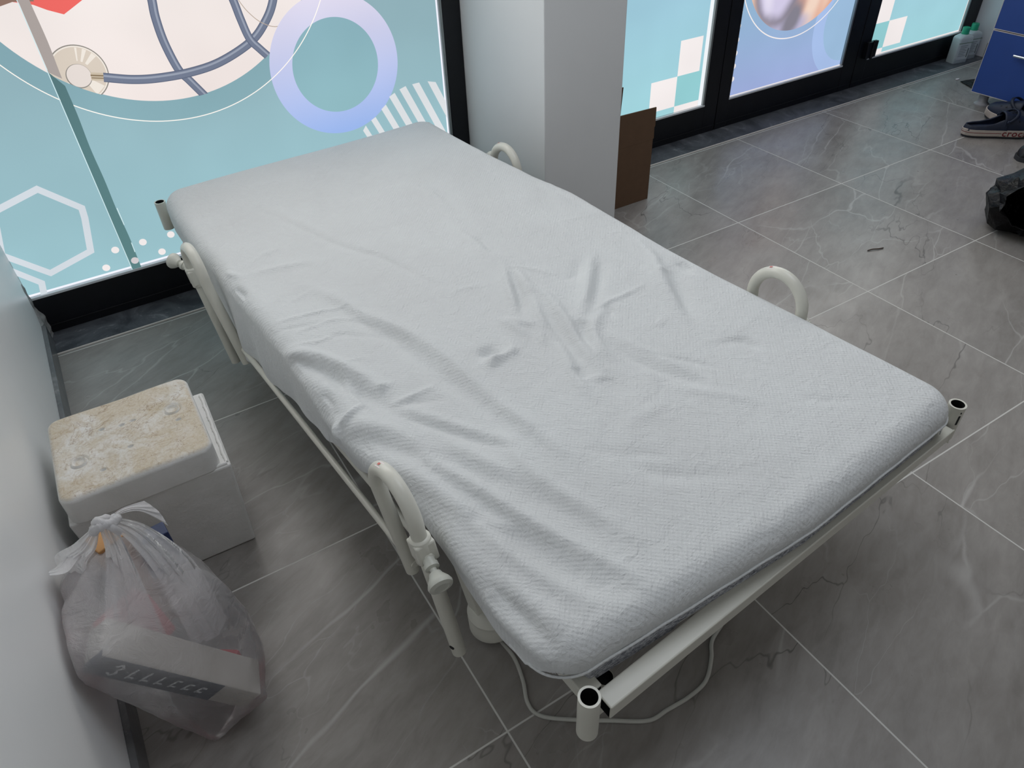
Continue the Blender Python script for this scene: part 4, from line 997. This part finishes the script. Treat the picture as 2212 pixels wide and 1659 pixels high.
# ------------------------------------------------------------------ blue drawer cabinet
cab = thing('drawer_cabinet', 'blue two drawer cabinet on grey round feet by the right wall', 'cabinet', (3.93,1.60,0))
M0 = Matrix.Translation((-3.93,-1.60,0))
m = MB(); m.box((3.951,1.20,.072),(4.50,2.006,.80), M=M0); m.build('cabinet_body', M['blue'], cab, smooth=0, bevel=.001)
for z0, z1 in ((.066,.352),(.362,.648)):
    m = MB(); m.box((3.932,1.20,z0),(3.9495,2.010,z1), M=M0); dr = m.build('drawer', M['blue'], cab, smooth=0)
    m = MB()
    for lo, hi in (((3.9315,1.20,z1),(3.950,2.012,z1+.003)),((3.9315,1.20,z0-.003),(3.950,2.012,z0)),((3.9315,2.010,z0),(3.950,2.0125,z1))): m.box(lo, hi, M=M0)
    ed = m.build('edge_band', M['edge'], dr, smooth=0); ed['label'] = 'pale edge strip'
    m = MB(); zc = (z0+z1)/2+.064
    m.tube([(3.905-3.93,1.862-1.6,zc),(3.905-3.93,1.70-1.6,zc)], .006, 12)
    for y in (1.84,1.72): m.tube([(3.905-3.93,y-1.6,zc),(3.933-3.93,y-1.6,zc)], .0045, 10)
    h = m.build('handle', M['chrome'], dr, smooth=50); h['label'] = 'chrome bar handle'
for x, y in ((3.985,1.965),(4.44,1.965),(3.985,1.24),(4.44,1.24)):
    m = MB(); m.lathe([(.036,0),(.036,.006),(.026,.014),(.023,.020),(.023,.072)], 24, (x-3.93,y-1.6,0)); m.build('foot', M['greyplast'], cab)

# ------------------------------------------------------------------ disinfectant bottles in the corner
def bottle(loc, rz, label):
    b = thing('bottle', label, 'bottle', loc, rz, 'white bottles with green caps by the frame')
    m = MB(); rows = []
    def rrect(w, d, r, n=6):
        out = []
        for cx_, cy_, a0 in ((w/2-r,d/2-r,0),(-w/2+r,d/2-r,PI/2),(-w/2+r,-d/2+r,PI),(w/2-r,-d/2+r,1.5*PI)):
            for k in range(n): a = a0+PI/2*k/(n-1); out.append((cx_+r*math.cos(a), cy_+r*math.sin(a)))
        return out
    prof = [(.094,.060,.012,0),(.098,.064,.014,.004),(.098,.064,.014,.130),(.093,.060,.016,.139),(.066,.050,.020,.147),(.044,.042,.020,.151),(.036,.036,.0175,.153)]
    vs = []; n = 24
    for w, d, r, z in prof: vs += [(x, y, z) for x, y in rrect(w, d, r)]
    fs = [tuple(range(n-1,-1,-1)), tuple((len(prof)-1)*n+k for k in range(n))]
    for i in range(len(prof)-1): fs += [(i*n+k, i*n+(k+1) % n, (i+1)*n+(k+1) % n, (i+1)*n+k) for k in range(n)]
    m.add(vs, fs); m.build('bottle_body', M['bottle'], b, smooth=50)
    m = MB(); m.lathe([(.0195,.150),(.0205,.152),(.0205,.158),(.0195,.159),(.0195,.184),(.018,.187),(.004,.187)], 28); m.build('cap', M['greencap'], b, smooth=40)
    m = MB()
    m.box((-.036,-.0328,.022),(.036,-.0318,.108)); m.box((.0488,-.02,.022),(.0498,.02,.108))
    m.box((-.049,-.0332,.1085),(.049,-.0316,.1105),2); m.box((.0487,-.02,.1085),(.0502,.02,.1105),2)
    for k in range(7): m.box((-.032,-.0333,.094-.009*k),(.018-.006*(k % 3),-.0327,.0955-.009*k),1)
    m.box((.025,-.0333,.030),(.030,-.0327,.080),1)
    for k in range(4): m.box((.0496,-.012,.088-.016*k),(.0502,.012-.004*(k % 2),.092-.016*k),1)
    lb = m.build('label_print', [M['label'], M['ink'], M['greenink']], b, smooth=0); lb['label'] = 'pale paper label with grey print and a green line'
bottle((4.495,2.447,.004), math.radians(-14), 'front one of two white bottles with green caps in the window corner')
bottle((4.603,2.462,.004), math.radians(-10), 'rear white bottle with a green cap, half hidden by the other against the wall')

# ------------------------------------------------------------------ clogs
def clog(loc, rz, side, label, strap_up, lettering):
    e = thing('clog', label, 'shoe', loc, rz, 'navy clogs by the cabinet')
    Lg = .318
    def hw(u):   # half width along the length, heel u=0
        return .5*np.interp(u, [0,.02,.06,.14,.28,.45,.62,.76,.88,.95,.985,1.0], [0,.030,.052,.070,.078,.083,.100,.110,.100,.076,.042,0])
    def mid(u): return side*np.interp(u, [0,.5,1], [0,0,.006])
    us = np.r_[np.linspace(0,.06,8), np.linspace(.08,.92,40), np.linspace(.935,1,12)]
    ring = [(u*Lg, mid(u)-hw(u), u) for u in us] + [(u*Lg, mid(u)+hw(u), u) for u in us[::-1][1:-1]]
    n = len(ring)
    toe = lambda u: .012*max(0, (u-.72)/.28)**2
    def loft(levels, mi, m, capb=True, capt=True):
        vs = []
        for z, off in levels:
            for x, y, u in ring:
                c = mid(u); k = (hw(u)+off)/max(hw(u),1e-4) if hw(u) > .004 else 1
                xx = x + (off if u > .97 else (-off if u < .03 else 0))
                vs.append((xx, c+(y-c)*k, z+toe(u)))
        fs = []
        for i in range(len(levels)-1): fs += [(i*n+k, i*n+(k+1) % n, (i+1)*n+(k+1) % n, (i+1)*n+k) for k in range(n)]
        if capb: fs.append(tuple(range(n-1,-1,-1)))
        if capt: fs.append(tuple((len(levels)-1)*n+k for k in range(n)))
        m.add(vs, fs, mi)
    m = MB(); loft([(0,-.006),(.002,-.001),(.010,0)], 0, m); m.build('outsole', M['outsole'], e, smooth=40)
    m = MB(); loft([(.010,.0005),(.012,.0024),(.038,.0024),(.040,0)], 0, m); ms = m.build('midsole', M['midsole'], e, smooth=40); ms['label'] = 'cream midsole band'
    # dark red line round the heel half
    m = MB(); sgn = -1
    pts = []
    sel = [(x,y,u) for x,y,u in ring if u < .56]
    right = sorted([q for q in ring[:len(us)] if q[2] <= .49], key=lambda q: -q[2]); left = sorted([q for q in ring[len(us):] if q[2] <= .49], key=lambda q: q[2])
    for x,y,u in right+left:
        c = mid(u); k = (hw(u)+.0022)/max(hw(u),1e-4) if hw(u) > .004 else 1
        pts.append((x-(.0022 if u < .03 else 0), c+(y-c)*k, .0255))
    m.tube(pts, .0013, 6); st = m.build('stripe', M['red'], e, smooth=60); st['label'] = 'dark red line'
    if lettering:
        cu = bpy.data.curves.new('lettering', 'FONT'); cu.body = 'crocs'; cu.size = .043; cu.extrude = .0004; cu.space_character = 1.12; cu.offset = .0006
        to = bpy.data.objects.new('tmp', cu); C.objects.link(to)
        dg = bpy.context.evaluated_depsgraph_get(); tm = bpy.data.meshes.new_from_object(to.evaluated_get(dg)); bpy.data.objects.remove(to)
        for v in tm.vertices:
            tx, ty, tz = v.co
            u = .50 + tx/Lg; c = float(mid(u)); y = c-(float(hw(u))+.0026)-tz
            v.co = (u*Lg, y, .0135+ty*.92+float(toe(u)))
        tm.materials.clear(); tm.materials.append(M['red'])
        t_ = bpy.data.objects.new('lettering', tm); C.objects.link(t_); t_.parent = e; t_['label'] = 'dark red side lettering'
    # heel cup wall
    right = sorted([q for q in ring[:len(us)] if q[2] <= .57], key=lambda q: -q[2]); left = sorted([q for q in ring[len(us):] if q[2] <= .57], key=lambda q: q[2])
    m = MB(); path = right+left; vs = []
    rim = lambda u: float(np.interp(u, [0,.1,.25,.38,.50,.56], [.055,.053,.056,.066,.084,.092]))
    np_ = len(path)
    for lev in range(7):
        f = lev/6
        for x,y,u in path:
            c = mid(u); inn = -.001-.010*f**2*float(np.interp(u,[0,.3,.56],[.6,.8,1.6])); k = (hw(u)+inn)/max(hw(u),1e-4) if hw(u) > .012 else 1
            vs.append((x+(.008*f if u < .05 else 0), c+(y-c)*k, .032+(rim(u)-.032)*f))
    m.add(vs, [(l*np_+k, l*np_+k+1, (l+1)*np_+k+1, (l+1)*np_+k) for l in range(6) for k in range(np_-1)])
    w = m.build('heel_cup', M['navy'], e, smooth=60); sd = w.modifiers.new('t','SOLIDIFY'); sd.thickness = .006; sd.offset = 0
    # closed toe dome
    m = MB(); vs = []; uu = np.r_[np.linspace(.49,.93,22), np.linspace(.945,.998,8)]; K = 21
    ht = lambda u: float(np.interp(u, [.45,.52,.60,.72,.85,.93,.97,1.0], [.094,.094,.088,.075,.060,.048,.036,.016]))
    for u in uu:
        c = float(mid(u)); h_ = float(hw(u))
        for k in range(K):
            a = PI*k/(K-1); ca = math.cos(a); sa = math.sin(a)
            cc = math.copysign(abs(ca)**.75, ca); ss = sa**.75
            vs.append((u*Lg, c-h_*cc, .031+float(toe(u))+(ht(u)-.014)*ss))
    m.add(vs, [(i*K+k, i*K+k+1, (i+1)*K+k+1, (i+1)*K+k) for i in range(len(uu)-1) for k in range(K-1)])
    up = m.build('upper', M['navy'], e, smooth=60); sd = up.modifiers.new('t','SOLIDIFY'); sd.thickness = .005; sd.offset = 1
    # vent holes on the dome
    for u, aa in ((.62,.95),(.62,1.57),(.62,2.19),(.69,.75),(.69,1.25),(.69,1.88),(.69,2.39),(.77,.9),(.77,1.57),(.77,2.24),(.84,1.15),(.84,1.98)):
        c = float(mid(u)); h_ = float(hw(u)); ca = math.cos(aa); sa = math.sin(aa)
        q = Vector((u*Lg, c-h_*math.copysign(abs(ca)**.75, ca), .031+(ht(u)-.014)*sa**.75)); nn = Vector((.28, -ca*.75, sa)).normalized()
        m = MB(); m.lathe([(.0042,-.002),(.0042,.0008)], 12, q, nn.to_track_quat('Z','Y').to_matrix())
        m.build('vent_hole', M['steel_dark'], up, smooth=0)
    m = MB(); loft([(.0402,-.006),(.0425,-.0065)], 0, m); m.build('footbed', M['navy'], e, smooth=40)
    # heel strap swung forward over the instep, with two rivets
    m = MB(); P = []
    for k in range(25):
        a = PI*k/24; s_ = math.sin(a)
        P.append((.165+.050*s_**.7, .054*math.cos(a), .078+.040*s_**.8))
    vs = []
    for q in P: vs += [(q[0]-.006,q[1],q[2]+.001),(q[0]+.008,q[1],q[2]-.004)]
    m.add(vs, [(2*k,2*k+2,2*k+3,2*k+1) for k in range(24)])
    sp = m.build('heel_strap', M['navy'], e, smooth=60); sd = sp.modifiers.new('t','SOLIDIFY'); sd.thickness = .004
    for y in (-.055,.055):
        m = MB(); m.lathe([(.007,-.003),(.007,.001),(.005,.003)], 16, (.165,y,.079), Vector((0,y,0)).normalized().to_track_quat('Z','Y').to_matrix())
        m.build('rivet', M['navy'], sp, smooth=40)
    return e
clog((3.538,1.786,0), math.atan2(-.526,.85)-.08, 1, 'navy clog with dark red lettering on its cream side, nearer to the camera', False, True)
clog((3.874,1.548,0), math.atan2(.995,-.08), -1, 'navy clog with its toe to the window, half behind the lettered clog', False, False)

# ------------------------------------------------------------------ black bin bags, shoe and scraps at the right edge
def bin_bag(c, rad, axis, mouth, seed, label):
    """crumpled sack: deformed sphere with an open mouth towards axis"""
    ax = Vector(axis).normalized(); Q = ax.to_track_quat('Z','Y').to_matrix(); m = MB(); A, B = 20, 12; vs = []
    cc = Vector(c); rn = random.Random(seed); R = {}
    for j in range(B):
        th0 = mouth + (PI-mouth)*j/(B-1)
        for k in range(A):
            th = th0 + (rn.uniform(-.09,.09) if 0 < j < B-1 else 0); a = 2*PI*(k+rn.uniform(-.35,.35))/A
            if j == B-1: a = 2*PI*k/A
            dv_ = Q @ Vector((math.sin(th)*math.cos(a), math.sin(th)*math.sin(a), math.cos(th)))
            f = rn.uniform(.84,1.06) if j < B-1 else .95
            if j == 0: f *= 1.10+rn.uniform(-.10,.22)
            p_ = Vector((dv_.x*rad[0]*f, dv_.y*rad[1]*f, dv_.z*rad[2]*f)) + cc
            p_.z = max(p_.z, .002+.002*rn.random())
            vs.append(p_-Vector((c[0],c[1],0)))
    fs = []
    for j in range(B-1):
        for k in range(A):
            q = (j*A+k, j*A+(k+1) % A, (j+1)*A+(k+1) % A, (j+1)*A+k)
            fs += [(q[0],q[1],q[2]),(q[0],q[2],q[3])] if rn.random() < .5 else [(q[0],q[1],q[3]),(q[1],q[2],q[3])]
    m.add(vs, fs)
    o = m.build('bin_bag', M['binbag'], smooth=22); o.location = (c[0],c[1],0)
    sb_ = o.modifiers.new('s','SUBSURF'); sb_.subdivision_type = 'SIMPLE'; sb_.levels = 1; sb_.render_levels = 1
    sd = o.modifiers.new('t','SOLIDIFY'); sd.thickness = .0012; sd.offset = -1
    return tag(o, label, 'bag', 'black bin bags')
bin_bag((2.925,1.135,.095), (.170,.150,.125), (-.80,-.50,.42), .60, 1, 'black bin bag with its open mouth to the left, upper one at the right edge')
bin_bag((2.742,.828,.075), (.150,.125,.125), (.5,.2,.85), .5, 2, 'black bin bag nearest the camera at the right edge, its pointed corner on the floor')
# black shoe at the frame edge
sh_ = thing('shoe', 'black leather shoe, only its rounded tip showing below the clogs', 'shoe', (3.470,1.469,0), math.atan2(-.526,.85)+.35)
m = MB(); vs = []; uu = np.linspace(0,1,26); K = 15
for u in uu:
    h_ = .5*float(np.interp(u,[0,.03,.1,.3,.6,.9,1],[.004,.05,.082,.098,.085,.07,.01])); z_ = float(np.interp(u,[0,.03,.1,.3,.55,.8,1],[.02,.045,.062,.075,.10,.11,.09]))
    for k in range(K):
        a = PI*k/(K-1); vs.append((u*.27, -h_*math.cos(a), .018+(z_-.018)*math.sin(a)**.7))
m.add(vs, [(i*K+k, i*K+k+1, (i+1)*K+k+1, (i+1)*K+k) for i in range(len(uu)-1) for k in range(K-1)]); m.build('upper', M['blackshoe'], sh_, smooth=60)
m = MB(); pts = [(u*.275-.003, -.5*float(np.interp(u,[0,.03,.1,.3,.6,.9,1],[.01,.056,.09,.104,.09,.076,.02]))) for u in uu]; pts += [(x,-y) for x, y in reversed(pts)]
m.prism(pts, 0, .019); m.build('sole', M['outsole'], sh_, smooth=40)
m = MB(); m.lathe([(.006,0),(.006,.003),(.004,.004)], 14, (.085,-.012,.068)); ey = m.build('eyelet', M['chrome'], sh_, smooth=40); ey['label'] = 'shiny metal eyelet'
# black rag under the cabinet corner
m = MB(); A = 22; rg = random.Random(5); vs = []
P0 = [(4.210,2.232),(4.300,2.205),(4.330,2.08),(4.235,1.990),(4.150,2.045),(4.155,2.120)]
cx_, cy_ = 4.235, 2.11
for j in range(6):
    for k in range(len(P0)*5):
        i = k//5; t = (k % 5)/5; a = P0[i]; b = P0[(i+1) % 6]; x = a[0]+(b[0]-a[0])*t; y = a[1]+(b[1]-a[1])*t; f = 1-j/6
        q = (cx_+(x-cx_)*f, cy_+(y-cy_)*f); vs.append((q[0]-cx_, q[1]-cy_, .004+.012*(1-f)+.008*abs(noise.noise(Vector((q[0]*30,q[1]*30,0))))))
nn_ = len(P0)*5
m.add(vs, [(j*nn_+k, j*nn_+(k+1) % nn_, (j+1)*nn_+(k+1) % nn_, (j+1)*nn_+k) for j in range(5) for k in range(nn_)]+[tuple(5*nn_+k for k in range(nn_))])
o = m.build('plastic_scrap', M['binbag'], smooth=40); o.location = (cx_,cy_,0); tag(o, 'flat black plastic scrap on the floor under the blue cabinet corner', 'scrap')
m = MB(); m.tube(smooth_path([(0,0,.003),(.02,-.004,.004),(.042,-.014,.0035),(.062,-.019,.003)], 5), .0022, 8); o = m.build('twig', simple('brown_twig', '4a3b32', .8)); o.location = (2.302,1.337,0); tag(o, 'small brown twig lying on the tiles right of the bed', 'twig')
m = MB(); m.lathe([(.004,0),(.007,.001),(.007,.004),(.004,.005)], 12, sx=2.0); o = m.build('paper_scrap', M['sticker']); o.location = (4.235,2.262,0); tag(o, 'tiny white scrap on the floor left of the blue cabinet', 'scrap')

# ------------------------------------------------------------------ light, camera, view
w = bpy.data.worlds.new('World'); bpy.context.scene.world = w; w.use_nodes = True
bg = w.node_tree.nodes['Background']; bg.inputs[0].default_value = lin('f0f0f0'); bg.inputs[1].default_value = .24
def area(name, loc, sx, sy, power, col, rot=(0,0,0)):
    l = bpy.data.lights.new(name, 'AREA'); l.shape = 'RECTANGLE'; l.size = sx; l.size_y = sy; l.energy = power; l.color = lin(col)[:3]
    o = bpy.data.objects.new(name, l); C.objects.link(o); o.location = loc; o.rotation_euler = rot; return o
area('ceiling_lamp', (1.35,.90,2.75), 1.5, 1.3, 19, 'eef5ff')
cam = bpy.data.cameras.new('camera'); cam.sensor_width = 36; cam.sensor_fit = 'HORIZONTAL'; cam.lens = 25.5793; cam.clip_start = .02
co_ = bpy.data.objects.new('camera', cam); C.objects.link(co_)
co_.matrix_world = Matrix([[0.849793, 0.362142, -0.383021, 0.0], [-0.525969, 0.534645, -0.661446, 0.0], [-0.034758, 0.76355, 0.644813, 1.392], [0.0, 0.0, 0.0, 1.0]])
sc = bpy.context.scene; sc.camera = co_
sc.view_settings.view_transform = 'Standard'; sc.view_settings.look = 'None'; sc.view_settings.gamma = 1; sc.view_settings.exposure = 0.0
sc.view_settings.use_curve_mapping = False
